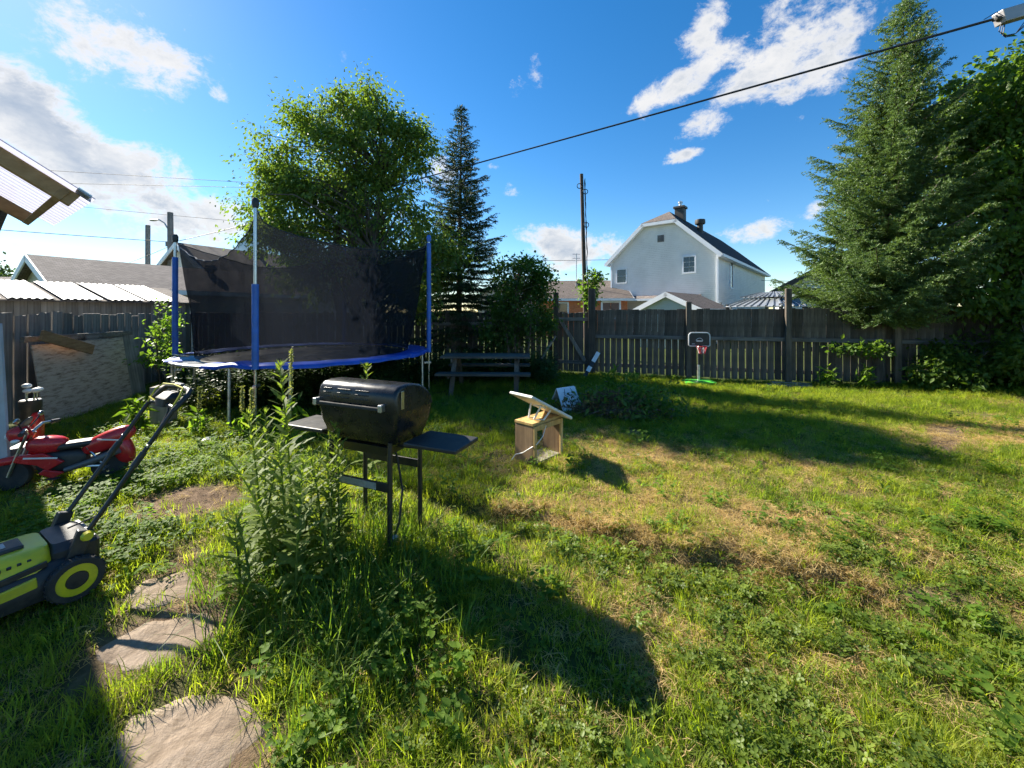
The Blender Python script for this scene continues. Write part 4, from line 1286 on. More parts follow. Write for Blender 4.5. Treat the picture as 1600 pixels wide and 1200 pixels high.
def net_panel(a0, z0, a1, z1, sag, power=1.0, drop0=0.0, skew=0.5):
    nu, nv = 60, 22
    mid, half = (a0 + a1) / 2, (a1 - a0) / 2
    V = []
    edge = []
    for i in range(nu + 1):
        f = i / nu
        a = a0 + (a1 - a0) * f
        ch = 2.10 * math.cos(half) / math.cos(a - mid)
        zt = z0 + (z1 - z0) * f - sag * (4 * f ** (skew * 2) * (1 - f ** (skew * 2))) ** power
        for j in range(nv + 1):
            v = j / nv
            r = 1.74 * (1 - v) + ch * v + 0.16 * v * (1 - v)
            r += 0.035 * (math.sin(a * 37 + v * 5) * (0.3 + v) * 0.5 + (fbm(a * 6, v * 3, 1.5, 3) - 0.5) * 1.6) * (1 - 0.6 * abs(2 * f - 1))
            V.append(pol(a, r, 0.87 + (zt - 0.87) * v))
            if j == nv:
                edge.append(V[-1])
    n = nv + 1
    F = [(i * n + j, (i + 1) * n + j, (i + 1) * n + j + 1, i * n + j + 1) for i in range(nu) for j in range(nv)]
    o = MB().add(V, F).build('net', M['net'], tp, True, ang=180)
    MB().tube(edge, 0.008, 5).build('net_cord', M['black_plastic'], tp, True)
net_panel(R(-82), 3.0, R(12), 2.95, 0.30, 0.40, skew=0.36)
net_panel(R(-163), 2.78, R(-82), 3.0, 0.50, 0.6, skew=0.62)
net_panel(R(12), 2.95, R(98), 2.95, 0.3)
net_panel(R(98), 2.95, R(197), 2.78, 0.35)

# ------------------------------------------------------------------ barbecue
bq = thing('gas_barbecue', 'black gas barbecue on four thin legs, lid closed, side shelves out', 'barbecue', (-0.983, 2.88, hz(-0.98, 2.88)), R(-23))
lidp = [(-.208, .955), (-.212, 1.0), (-.208, 1.06), (-.196, 1.10), (-.165, 1.126), (-.10, 1.134), (-.02, 1.13), (.06, 1.112), (.13, 1.075), (.18, 1.02), (.205, .955), (0.1, .955), (-.1, .955)]
rings = []
for xx, sc_ in ((-.352, .88), (-.350, .94), (-.343, .98), (-.325, 1.0), (0, 1.012), (.325, 1.0), (.343, .98), (.350, .94), (.352, .88)):
    rings.append([Vector((xx * (1 if z_ < 1.05 else .975), y_ * sc_, .955 + (z_ - .955) * sc_)) for y_, z_ in lidp])
lid = MB().loft(rings).build('lid', M['black_enamel'], bq, True, ang=50)
for k, xv in enumerate((-.255, -.10, .06)):
    for z_ in (1.085, 1.058, 1.031):
        MB().box((xv, -.207 if z_ < 1.08 else -.203, z_), (0.07 if k == 0 else .12, 0.012, 0.010)).build('vent_slot', M['black_plastic'], lid, bevel=0.003)
MB().box((-.04, -.232, .985), (.56, 0.02, 0.024)).build('handle', M['rubber'], lid, bevel=0.006)
for xx in (-.335, .245):
    MB().box((xx, -.228, .992), (0.03, 0.045, 0.05)).build('handle_bracket', M['steel'], lid, bevel=0.006)
MB().box((.352, -.15, 1.04), (.006, .03, .12)).build('edge_glint', M['chrome'], lid, bevel=0.002)  # chrome sliver standing in for the bright reflection at the lid's front edge
def rrect(wx, wy, z, r=0.03, y0=0.0):
    pts = []
    for sx, sy, a in ((1, 1, 0), (-1, 1, 90), (-1, -1, 180), (1, -1, 270)):
        for k in range(4):
            t = R(a + 30 * k)
            pts.append(Vector((sx * (wx - r) + r * math.cos(t), y0 + sy * (wy - r) + r * math.sin(t), z)))
    return pts
fbx = MB().loft([rrect(.27, .13, .715), rrect(.30, .16, .74), rrect(.335, .195, .86), rrect(.345, .205, .955), rrect(.345, .205, .962)]).build('firebox', M['black_enamel'], bq, True, ang=45)
MB().loft([rrect(.20, .12, .64, .02), rrect(.25, .15, .71, .02)]).build('grease_tray', M['black_metal'], bq, True)
for sx in (-1, 1):
    s = MB().box((sx * .56, -.01, .752), (.40, .30, .028)).build('side_shelf', M['black_plastic'], bq, bevel=0.008)
    for yy in (-.10, .08):
        MB().tube([(sx * .25, yy, .715), (sx * .5, yy, .728), (sx * .62, yy, .736)], 0.01, 6).build('shelf_bracket', M['black_metal'], bq, True)
for sx in (-1, 1):
    for sy in (-1, 1):
        x_, y_ = sx * .26, sy * .165
        MB().tube([(x_, y_, -.05), (x_, y_, .66), (x_ - sx * .0, y_ - sy * .005, .75)], 0.0175, 10).build('leg', M['black_metal'], bq, True)
MB().box((0, -.165, .45), (.50, .014, .06)).build('front_rail', M['black_metal'], bq, bevel=0.004)
MB().box((-.04, -.1745, .45), (.38, .004, .045)).build('label_strip', M['label_grey'], bq)
MB().box((0, .165, .50), (.50, .014, .06)).build('rear_rail', M['black_metal'], bq, bevel=0.004)
MB().tube([(.10, .05, .70), (.14, .06, .55), (.20, .04, .35), (.22, -.02, .15), (.21, -.06, .06)], 0.008, 7).build('gas_hose', M['rubber'], bq, True)
MB().lathe([(0.012, 0), (0.03, .015), (0.03, .035), (0.012, .05)], 12, Matrix.Translation((.21, -.06, .03))).build('regulator', M['steel'], bq, True)

# ------------------------------------------------------------------ box and dish
bx_z = hz(0.295, 4.372)
cr = thing('wooden_box', 'open sided box of raw planks standing on the lawn under the dish', 'box', (0.295, 4.372, bx_z - 0.01), R(47))
w2, d2, hh = 0.25, 0.125, 0.45
MB().box((-w2 + .012, 0, hh / 2), (.024, d2 * 2, hh)).build('side_plank', M['ply_in'], cr, bevel=0.003)
MB().box((w2 - .012, 0, hh / 2), (.024, d2 * 2, hh)).build('side_plank', M['ply_in'], cr, bevel=0.003)
MB().box((0, 0, hh - .0), (w2 * 2 + .01, d2 * 2 + .004, .028)).build('top_plank', M['new_wood'], cr, bevel=0.003)
MB().box((0, 0, .03), (w2 * 2 - .05, d2 * 2 - .004, .024)).build('bottom_plank', M['old_board'], cr, bevel=0.003)
for sx in (-1, 1):
    MB().box((sx * (w2 - .022), -d2 - .012, hh / 2 - .008), (.042, .022, hh - .02)).build('edge_strip', M['new_wood'], cr, bevel=0.003)
MB().box((0, -d2 - .012, hh - .04), (w2 * 2 - .09, .022, .055)).build('edge_strip', M['new_wood'], cr, bevel=0.003)
di = thing('satellite_dish', 'flat rectangular pale dish tilted on a bent metal stand, on the wooden box', 'dish', (0.30, 4.37, bx_z + hh + .006), 0)
nrm_ = Vector((.36, .30, .88)).normalized()
s_ = Vector((.79, .61, 0)); s_ = (s_ - nrm_ * s_.dot(nrm_)).normalized()
l_ = nrm_.cross(s_)
Rm = Matrix((s_, l_, nrm_)).transposed()
pc = Vector((.02, -.02, .13))
MB().box(pc, (.66, .38, .026), Rm).build('panel', M['dish_back'], di, bevel=0.010, seg=3)
MB().box(pc + nrm_ * .0145, (.645, .365, .006), Rm).build('panel_face', M['white_plastic'], di, bevel=0.002)
for q in (-.11, .06):
    MB().tube([pc - nrm_ * .015 + l_ * q + s_ * -.1, Vector((-.10 + q * -.3, -.09 + q * .4, .012)), Vector((-.02 + q * -.5, -.1 + q * .5, .009)), pc - nrm_ * .016 + l_ * q + s_ * .05], 0.0105, 8).build('stand_leg', M['white_plastic'], di, True)
MB().bar(pc - nrm_ * .02 + l_ * -.11 + s_ * -.03, pc - nrm_ * .02 + l_ * .08 + s_ * -.03, .03, .015, nrm_).build('stand_bar', M['white_plastic'], di, bevel=0.003)
u_, v_ = Vector((math.cos(R(47)), math.sin(R(47)), 0)), Vector((-math.sin(R(47)), math.cos(R(47)), 0))
c0 = Vector((0.295, 4.372, bx_z))
F_ = lambda x_, y_, z_: c0 + u_ * x_ + v_ * y_ + Vector((0, 0, z_))
cb = [F_(0.0, -.02, .455), F_(-.06, -.148, .40), F_(-.12, -.152, .30), F_(-.22, -.155, .245), F_(-.265, -.10, .20), F_(-.265, 0, .13), F_(-.27, .1, .09), F_(-.29, .16, .0)]
tag(MB().tube([p - cb[0] for p in cb], 0.0045, 6).build('dish_cable', M['white_plastic'], None, True), 'thin white cable looping down the side of the wooden box', 'cable').location = cb[0]

# ------------------------------------------------------------------ white folded board and brush pile
wp = thing('folded_board', 'white cracked panel folded like a little roof beside the brush pile', 'panel', (0.90, 6.6, 0), R(112))
slab(MB(), [(-.27, -.17, .05), (-.27, .20, .02), (0, .18, .35), (0, -.15, .37)], .016).build('front_panel', M['white_paint'], wp, bevel=0.003)
slab(MB(), [(.16, -.15, .17), (.17, .18, .14), (.012, .18, .348), (.012, -.15, .366)], .016).build('rear_panel', M['white_paint'], wp, bevel=0.003)
slab(MB(), [(-.10, -.172, .19), (.10, -.168, .20), (.012, -.165, .355), (-.015, -.165, .355)], .012).build('end_panel', M['white_paint'], wp, bevel=0.002)
for q in (((-.03, .05), (-.10, .08)), ((-.10, .08), (-.12, .02)), ((-.02, -.06), (-.09, -.1)), ((-.16, .12), (-.24, .10)), ((-.14, -.02), (-.22, .0))):
    (xa, ya), (xb, yb) = q
    zf = lambda x_: .361 + x_ * 1.2
    MB().bar((xa, ya, zf(xa) + .004), (xb, yb, zf(xb) + .004), .007, .006).build('crack', M['dark_trim'], wp)
bp = thing('brush_pile', 'heap of cut brown branches and dry weeds in the lawn', 'brush pile', (1.55, 6.2, 0))
gb = random.Random(77)
tw = MB()
for k in range(420):
    a = gb.uniform(0, 6.28); rr_ = gb.random() ** .6
    c = Vector((math.cos(a) * rr_ * .62, math.sin(a) * rr_ * .38, 0.03 + (1 - rr_) * .36 * gb.random() ** .5))
    dr = Vector((gb.gauss(0, 1), gb.gauss(0, .7), gb.gauss(0, .35))).normalized() * gb.uniform(.08, .34)
    pts = [c - dr, c + Vector((gb.gauss(0, .02), gb.gauss(0, .02), gb.gauss(.01, .02))), c + dr]
    for p in pts:
        p.z = max(p.z, .01)
    rad = gb.choice((.003, .004, .005, .008))
    tw.tube(pts, [rad, rad, rad * .5], 4)
tw.build('twigs', wood('brush_twigs', (0.07, 0.045, 0.03), (0.14, 0.095, 0.06), (0.24, 0.17, 0.11), 0), bp, True, kind='stuff')
for k in range(5):
    a = gb.uniform(-.4, .5)
    MB().tube([(-.5 + .2 * k, -.3, .05), (-.2 + .2 * k, -.32, .16), (.3 + .12 * k, -.36 + .05 * k, .08), (.62 + .1 * k, -.40 + .06 * k, .03)], [.012, .011, .008, .004], 6).build('branch', M['bark'], bp, True)
g = np.random.default_rng(5)
P = np.stack([g.normal(.35, .34, 2600), g.normal(0.05, .26, 2600), np.abs(g.normal(.12, .15, 2600))], 1)
V, F = leaf_mesh(P, .09, .4, -.2, 16)
npmesh('green_leaves', V, F, M['leaf_lilac'], bp, False, 'stuff')
P = np.stack([g.normal(0, .42, 1500), g.normal(0, .24, 1500), np.abs(g.normal(.1, .12, 1500))], 1)
V, F = leaf_mesh(P, .07, .5, .3, 6)
npmesh('dry_leaves', V, F, foliage('wilted_leaf', (0.06, 0.055, 0.025), (0.10, 0.09, 0.035), (0.15, 0.12, 0.06), .25, .7, 3), bp, False, 'stuff')

# ------------------------------------------------------------------ picnic table
pt = thing('picnic_table', 'weathered wooden picnic table in the shade of the trees', 'table', (-0.52, 8.15, hz(-.5, 8.15)), R(-2))
plk = MB().box((0, 0, 0), (1.78, .135, .038)).mesh('plank', wood('picnic_plank', (0.06, 0.054, 0.048), (0.10, 0.092, 0.082), (0.15, 0.14, 0.125), 0))
for k in range(5):
    part(plk, 'top_plank', pt, (0, (k - 2) * .142, .715))
for s in (-1, 1):
    for k in range(2):
        part(plk, 'bench_plank', pt, (0, s * (.60 + k * .142), .44))
    for sx in (-1, 1):
        MB().bar((sx * .62, s * .66, 0), (sx * .62, s * .20, .70), .038, .09, (1, 0, 0)).build('leg', M['fence'], pt, bevel=0.004)
for sx in (-1, 1):
    MB().box((sx * .66, 0, .40), (.038, 1.42, .09)).build('bench_support', M['fence'], pt, bevel=0.004)
    MB().box((sx * .662, 0, .65), (.036, .70, .08)).build('top_batten', M['fence'], pt, bevel=0.004)

# ------------------------------------------------------------------ toy basketball hoop
hx, hy = 4.19, 8.9
hp = thing('basketball_hoop', 'child basketball hoop with black backboard and bright green base', 'hoop', (hx, hy, hz(hx, hy)), R(-6))
MB().loft([rrect(.34, .2, 0.0, .08), rrect(.34, .2, .05, .08), rrect(.24, .13, .085, .06)]).build('base', M['green_base'], hp, True)
MB().tube([(0, 0, .06), (0, 0, .42)], .03, 10).build('lower_pole', M['steel'], hp, True)
MB().tube([(0, 0, .42), (.0, 0.02, .98)], .022, 10).build('upper_pole', M['black_plastic'], hp, True)
bb = []
for a in np.linspace(0, math.pi / 2, 6):
    bb.append((.225 - .07 + .07 * math.cos(a), .15 - .07 + .07 * math.sin(a)))
for a in np.linspace(math.pi / 2, math.pi, 6):
    bb.append((-.225 + .07 + .07 * math.cos(a), .15 - .07 + .07 * math.sin(a)))
bb += [(-.225, -.13), (-.205, -.15), (.205, -.15), (.225, -.13)]
Mv = Matrix.Translation((0, -.03, .99)) @ Matrix.Rotation(R(90), 4, 'X')
bbd = MB().prism([(p[0] * .94, p[1] * .91) for p in bb], .016, Mv).build('backboard', M['black_plastic'], hp, True)
fr = [Mv @ Vector((p[0], p[1], 0.0)) for p in bb]
MB().tube(fr + [fr[0]], .013, 8, False).build('board_rim', M['white_plastic'], bbd, True)
MB().tube([Mv @ Vector((.075 * math.cos(a), -.045 + .075 * math.sin(a), .011)) for a in np.linspace(0.25, math.pi - .25, 12)], .006, 5).build('board_emblem', M['white_plastic'], bbd, True)
MB().box(Mv @ Vector((0, -.035, .011)), (.13, .006, .026)).build('board_emblem', M['white_plastic'], bbd, bevel=0.002)
MB().box(Mv @ Vector((-.13, -.10, .011)), (.06, .006, .010)).build('board_emblem', M['white_plastic'], bbd)
rc = Vector((0, -.19, .845))
MB().tube([rc + Vector((.105 * math.cos(a), .105 * math.sin(a), 0)) for a in np.linspace(0, 6.283, 21)], .008, 6, False).build('rim', M['red'], hp, True)
MB().bar((0, -.09, .845), (0, -.03, .86), .06, .03).build('rim_bracket', M['black_plastic'], hp)
for k in range(12):
    a = k / 12 * 6.283
    q = [rc + Vector((.105 * math.cos(a), .105 * math.sin(a), 0)), rc + Vector((.08 * math.cos(a + .26), .08 * math.sin(a + .26), -.08)), rc + Vector((.06 * math.cos(a), .06 * math.sin(a), -.155))]
    q2 = [rc + Vector((.105 * math.cos(a), .105 * math.sin(a), 0)), rc + Vector((.08 * math.cos(a - .26), .08 * math.sin(a - .26), -.08)), rc + Vector((.06 * math.cos(a), .06 * math.sin(a), -.155))]
    MB().tube(q, .0055, 4).tube(q2, .0055, 4).build('net_cord', M['red_net'] if k % 3 else M['white_cord'], hp, True)

# ------------------------------------------------------------------ lumber lying and leaning about
def plank(label, p0, p1, w, t, mat, up=(0, 0, 1), name='plank', cat='plank', group=None):
    p0, p1 = Vector(p0), Vector(p1)
    o = MB().bar((0, 0, 0), p1 - p0, w, t, up).build(name, mat, None, bevel=0.004)
    o.location = p0
    return tag(o, label, cat, group)
M['board_x'] = wood('weathered_board_long', (0.13, 0.115, 0.095), (0.24, 0.21, 0.18), (0.34, 0.31, 0.27), 0)
M['edging'] = wood('rotten_edging', (0.13, 0.085, 0.055), (0.23, 0.16, 0.105), (0.33, 0.25, 0.17), 0)
lad = thing('striped_board', 'short board painted in white and black bands leaning on the gate post', 'board', (1.80, 9.80, 0))
q0, q1 = Vector((0, 0, 0.02)), Vector((.40, .30, .58))
for k in range(5):
    MB().bar(q0.lerp(q1, k / 5), q0.lerp(q1, (k + 1) / 5), .10, .025, (0, -1, .6)).build('band', M['white_paint'] if k in (1, 3, 4) else M['black_plastic'], lad)
for k, (pa, pb_, lab) in enumerate(((at(838, 575, 10.0), at(868, 525, 10.3), 'grey stick leaning steeply on the left gate post'), (at(846, 560, 9.9), at(862, 532, 10.1), 'short grey stick leaning beside the left gate post'))):
    plank(lab, pa, pb_, .05, .03, M['old_board'])
plank('long grey plank lying in the grass before the back fence', (5.55, 8.62, .03), (6.35, 8.42, .03), .14, .035, M['board_x'])
plank('second grey plank lying behind the long one', (5.75, 8.80, .05), (6.5, 8.62, .04), .12, .035, M['board_x'])
# sheets and boards against the side fence
sdv = Vector((KA[0] - SA[0], KA[1] - SA[1], 0)).normalized()
snr = Vector((sdv.y, -sdv.x, 0))                       # towards the yard
fp = lambda s, out, z: Vector((SA[0], SA[1], 0)) + sdv * s + snr * out + Vector((0, 0, z))
m, nt = newmat('peeling_plywood')
a1 = noise(nt, 1.0, 6, 0.7, 'Object', (5, 5, 24))
c = ramp(nt, a1, [(0.32, (0.16, 0.115, 0.085)), (0.42, (0.34, 0.25, 0.185)), (0.50, (0.52, 0.40, 0.31)), (0.75, (0.60, 0.48, 0.38))])
finish(nt, c, 0.85, 0, a1, 0.8, 0.01, 0.15)
M['peeling'] = m
def sheet(label, s0, s1, z1, out0, out1, t, mat, name='plywood_sheet', cat='sheet'):
    c_ = fp((s0 + s1) / 2, out0, 0)
    dirn = (fp(0, out1, z1) - fp(0, out0, 0))
    nrm__ = sdv.cross(dirn).normalized()
    Rm_ = Matrix((sdv, nrm__, dirn.normalized())).transposed()
    o = MB().box((0, 0, dirn.length / 2), (s1 - s0, t, dirn.length)).build(name, mat, None, bevel=0.002)
    o.matrix_world = Matrix.Translation(c_) @ Rm_.to_4x4()
    return tag(o, label, cat)
sheet('peeling tan plywood sheet leaning on the side fence', 2.35, 4.15, 1.14, .46, .30, .018, M['peeling'])
sheet('dark grey sheet leaning behind the peeling plywood', 3.0, 4.75, 1.20, .34, .16, .018, M['old_board'])
sheet('narrow grey plank leaning against the fence right of the sheets', 5.15, 5.25, 1.05, .55, .10, .03, M['old_board'], 'plank', 'plank')
plank('grey rail lying along the top of the leaning sheets', fp(2.3, .24, 1.22), fp(4.5, .24, 1.21), .05, .08, M['board_x'])
plank('orange brown board slanting over the end of the leaning sheets', fp(2.3, .45, 1.28), fp(3.15, .50, 1.0), .03, .15, M['rafter'])
sheet('pale wood offcut resting on top of the plywood', 3.35, 3.62, 1.25, .40, .27, .02, M['new_wood'] if False else M['board_x'], 'offcut', 'offcut')
blk = MB().box((0, 0, .27), (.24, .22, .54)).build('chopping_block', M['old_board'], None, bevel=.01)
blk.location = (-5.02, 5.72, 0); blk.rotation_euler = (0, 0, .3)
tag(blk, 'square grey wooden block standing beside the trampoline leg', 'block')

# ------------------------------------------------------------------ lawn mower
mw = thing('lawn_mower', 'lime and black push mower parked half in the shade', 'mower', (-2.707, 2.392, hz(-2.7, 2.4)), R(-30.5))
MB().loft([rrect(.24, .36, .06, .08, -.30), rrect(.25, .38, .12, .08, -.30), rrect(.235, .36, .20, .08, -.30), rrect(.20, .32, .235, .08, -.30)]).build('deck', M['black_plastic'], mw, True)
hood = MB().loft([rrect(.225, .27, .195, .07, -.34), rrect(.215, .265, .235, .07, -.335), rrect(.185, .245, .285, .06, -.32), rrect(.15, .21, .312, .05, -.29), rrect(.12, .17, .318, .04, -.27)]).build('hood', M['lime'], mw, True, ang=35)
MB().box((0, -.27, .322), (.15, .22, .03)).build('battery_lid', M['black_plastic'], hood, bevel=.01)
for sx in (-1, 1):
    MB().bar((sx * .229, -.58, .19), (sx * .217, -.10, .245), .016, .03).build('side_stripe', M['black_plastic'], hood, bevel=.003)
    MB().bar((sx * .212, -.55, .245), (sx * .19, -.38, .29), .02, .045).build('side_vent', M['black_plastic'], hood, bevel=.004)
    MB().bar((sx * .24, -.5, .13), (sx * .236, -.14, .17), .02, .06).build('skirt_panel', M['lime'], mw, bevel=.006)
MB().tube([(p.x * 1.004, p.y * 1.0, p.z) for p in rrect(.2155, .2655, .236, .07, -.335)] + [tuple(rrect(.2155, .2655, .236, .07, -.335)[0])], .0025, 5, False).build('hood_seam', M['black_plastic'], hood, True)
for k in range(5):
    MB().box((.195 - .004 * k, -.30 + .035 * k, .272), (.012, .016, .03), Euler((0, .55, 0))).build('vent_slat', M['black_plastic'], hood, bevel=.002)
MB().box((0, -.27, .339), (.07, .10, .004)).build('lid_badge', M['label_grey'], hood, bevel=.001)
for sx in (-1, 1):
    MB().tube([(sx * .236, -.08, .16), (sx * .25, -.08, .16)], .010, 8).build('deck_bolt', M['steel'], mw, True)
    MB().tube([(sx * .215, .33, .77), (sx * .225, .33, .77)], .012, 8).build('handle_bolt', M['steel'], mw, True)
MB().loft([rrect(.19, .10, .15, .03, .02), rrect(.19, .10, .27, .03, .02), rrect(.15, .07, .31, .03, .0)]).build('rear_housing', M['black_plastic'], mw, True)
MB().box((0, .09, .285), (.34, .03, .018), Euler((.3, 0, 0))).build('rear_flap', M['grey_plastic'], mw, bevel=.004)
def wheel(par, c, r, w, hub):
    Mw = Matrix.Translation(c) @ Matrix.Rotation(R(90), 4, 'Y')
    wo_ = MB().lathe([(r * .72, -w / 2), (r * .94, -w / 2), (r, -w * .3), (r, w * .3), (r * .94, w / 2), (r * .72, w / 2), (r * .72, -w / 2)], 30, Mw).build('wheel', M['rubber'], par, True)
    tr__ = MB()
    for k in range(28):
        a = k / 28 * 6.283
        tr__.box(Mw @ Vector((r * math.cos(a), r * math.sin(a), 0)), (w * .62, .008, .010), Euler((-a, 0, 0)))
    tr__.build('tread', M['rubber'], wo_, kind='stuff')
    MB().lathe([(r * .40, -w * .46), (r * .73, -w * .40), (r * .73, w * .40), (r * .40, w * .46), (r * .40, -w * .46)], 30, Mw).build('rim', hub, wo_, True)
    MB().lathe([(0.005, -w * .54), (r * .38, -w * .5), (r * .40, 0), (r * .38, w * .5), (0.005, w * .54)], 20, Mw).build('hub_cap', M['black_plastic'], wo_, True)
for sx in (-1, 1):
    wheel(mw, (sx * .262, 0, .118), .118, .05, M['lime'])
    wheel(mw, (sx * .255, -.54, .09), .09, .045, M['lime'])
    MB().bar((sx * .2, 0, .20), (sx * .205, .05, .36), .045, .07).build('handle_bracket', M['black_plastic'], mw, bevel=.006)
    MB().lathe([(0.022, 0), (0.03, .01), (0.022, .03)], 10, Matrix.Translation((sx * .225, .05, .33)) @ Matrix.Rotation(R(90 * sx), 4, 'Y')).build('fold_knob', M['lime'], mw, True)
    MB().tube([(sx * .205, .03, .30), (sx * .21, .16, .50), (sx * .215, .46, .97)], .0135, 9).build('handle_tube', M['black_metal'], mw, True)
    MB().tube([(sx * .213, .26, .66), (sx * .2135, .31, .735)], .02, 9).build('tube_joint', M['black_plastic'], mw, True)
top = [(-.215, .46, .97), (-.215, .54, 1.055), (-.18, .565, 1.085), (0, .575, 1.095), (.18, .565, 1.085), (.215, .54, 1.055), (.215, .46, .97)]
MB().tube(top, .0175, 10).build('grip_bar', M['black_plastic'], mw, True)
MB().tube([(-.215, .47, .985), (0, .478, .995), (.215, .47, .985)], .013, 8).build('cross_bar', M['black_metal'], mw, True)
MB().loft([rrect(.075, .035, .975, .02, .485), rrect(.085, .045, 1.03, .02, .50), rrect(.06, .03, 1.065, .02, .525)]).build('switch_box', M['black_plastic'], mw, True)
MB().tube([(-.20, .455, .985), (-.205, .50, 1.07), (-.17, .535, 1.108), (0, .54, 1.115), (.16, .535, 1.105), (.2, .5, 1.06), (.20, .46, .99)], .0055, 7).build('bail_lever', M['lime'], mw, True)
MB().tube([(-.07, .49, 1.03), (-.13, .47, 1.0), (-.19, .46, 1.02)], .006, 6).build('bail_arm', M['lime'], mw, True)
MB().tube([(.06, .49, 1.02), (.14, .46, .96), (.20, .36, .80), (.20, .12, .42), (.1, .0, .36)], .005, 6).build('cable', M['wire'], mw, True)
MB().box((.02, .565, 1.112), (.10, .03, .02)).build('switch_cap', M['grey_plastic'], mw, bevel=.005)

# ------------------------------------------------------------------ toy motorcycle and things beside it
mc = thing('toy_motorcycle', 'red child motorcycle with black seat parked in the weeds', 'toy motorcycle', (-4.17, 3.72, hz(-4.17, 3.72)), R(205))
def spin(c, r, w):
    Mw = Matrix.Translation(c) @ Matrix.Rotation(R(90), 4, 'X')
    wo_ = MB().lathe([(r * .6, -w / 2), (r * .9, -w / 2), (r, -w * .25), (r, w * .25), (r * .9, w / 2), (r * .6, w / 2), (r * .6, -w / 2)], 26, Mw).build('wheel', M['rubber'], mc, True)
    rm = MB().lathe([(0.01, -w * .42), (r * .2, -w * .42), (r * .2, w * .42), (0.01, w * .42)], 16, Mw)
    for k in range(5):
        a = k / 5 * 6.283
        rm.bar(Mw @ Vector((r * .15 * math.cos(a), r * .15 * math.sin(a), 0)), Mw @ Vector((r * .64 * math.cos(a), r * .64 * math.sin(a), 0)), .02, .03)
    rm.build('rim', M['chrome'], wo_, True)
spin((-.30, 0, .135), .135, .075)
spin((.36, 0, .135), .135, .07)
MB().blob((-.30, 0, .37), (.21, .085, .085), rot=Euler((0, .42, 0)), pw=.8).build('tail_cowl', M['red'], mc, True)
MB().blob((-.40, 0, .27), (.075, .07, .15), rot=Euler((0, .35, 0)), pw=.8).build('rear_fender', M['red'], mc, True)
MB().blob((-.08, 0, .36), (.20, .075, .035), rot=Euler((0, .06, 0)), pw=.7).build('seat', M['black_plastic'], mc, True)
MB().blob((.13, 0, .385), (.14, .085, .075), rot=Euler((0, -.12, 0)), pw=.8).build('tank', M['red'], mc, True)
for s in (-1, 1):
    MB().prism([(-.16, -.02), (-.02, .075), (.15, .07), (.17, .02), (.02, -.03), (-.05, -.09)], .03, Matrix.Translation((.14, s * .085, .25)) @ Matrix.Rotation(R(90), 4, 'X')).build('side_fairing', M['red'], mc, bevel=.008)
    MB().prism([(-.08, 0), (.06, .045), (.10, .01), (.0, -.045)], .03, Matrix.Translation((.06, s * .075, .13)) @ Matrix.Rotation(R(90), 4, 'X')).build('belly_fairing', M['red'], mc, bevel=.008)
    MB().tube([(.36, s * .05, .135), (.30, s * .05, .33), (.24, s * .055, .50)], .013, 8).build('fork', M['chrome'], mc, True)
    MB().tube([(.25, s * .03, .50), (.22, s * .12, .56), (.19, s * .22, .55)], .012, 8).build('handlebar', M['chrome'], mc, True)
    MB().tube([(.195, s * .19, .552), (.175, s * .27, .545)], .018, 8).build('grip', M['black_plastic'], mc, True)
    MB().tube([(.27, s * .06, .55), (.25, s * .15, .63)], .006, 5).build('mirror_stem', M['black_plastic'], mc, True)
    MB().blob((.25, s * .165, .645), (.014, .04, .024)).build('mirror', M['chrome'], mc, True)
    MB().tube([(-.02, s * .085, .15), (-.2, s * .09, .20), (-.40, s * .095, .28)], [.02, .03, .034], 10).build('exhaust', M['grey_plastic'], mc, True)
    MB().tube([(-.32, s * .18, .14), (-.32, s * .09, .14)], .012, 6).build('axle', M['grey_plastic'], mc, True)
MB().blob((.02, 0, .22), (.18, .07, .1), pw=.6).build('engine', M['black_plastic'], mc, True)
MB().blob((.36, 0, .27), (.13, .055, .035), rot=Euler((0, .1, 0)), pw=.8).build('front_fender', M['red'], mc, True)
MB().blob((.31, 0, .50), (.07, .08, .075), rot=Euler((0, .3, 0)), pw=.75).build('headlight_cowl', M['red'], mc, True)
for s in (-1, 1):
    MB().bar((.02, s * .105, .272), (.24, s * .105, .30), .004, .014).build('fairing_stripe', M['white_plastic'], mc)
    MB().bar((-.40, s * .088, .375), (-.24, s * .086, .40), .004, .012).build('cowl_stripe', M['white_plastic'], mc)
    MB().tube([(-.29, s * .055, .14), (-.12, s * .06, .16)], .012, 6).build('swing_arm', M['chrome'], mc, True)
    MB().tube([(-.16, s * .06, .33), (-.26, s * .06, .17)], .010, 6).build('shock', M['chrome'], mc, True)
    MB().blob((.05, s * .09, .085), (.05, .035, .01)).build('foot_peg', M['black_plastic'], mc, True)
    MB().blob((.30, s * .085, .455), (.03, .02, .016)).build('turn_signal', M['white_plastic'], mc, True)
MB().blob((.375, 0, .49), (.02, .055, .035)).build('headlight', M['white_plastic'], mc, True)
MB().blob((.27, 0, .595), (.012, .07, .06), rot=Euler((0, -.5, 0))).build('windscreen', M['grey_plastic'], mc, True)
gbag = thing('toy_golf_bag', 'upright black and red toy golf bag with pale club heads', 'golf bag', (-5.52, 4.55, hz(-5.5, 4.55)), R(20))
MB().lathe([(.075, 0), (.085, .02), (.082, .50), (.092, .52), (.092, .60), (.08, .61)], 18).build('bag', M['black_plastic'], gbag, True)
MB().blob((.075, -.03, .30), (.045, .065, .17), pw=.6).build('pocket', M['red'], gbag, True)
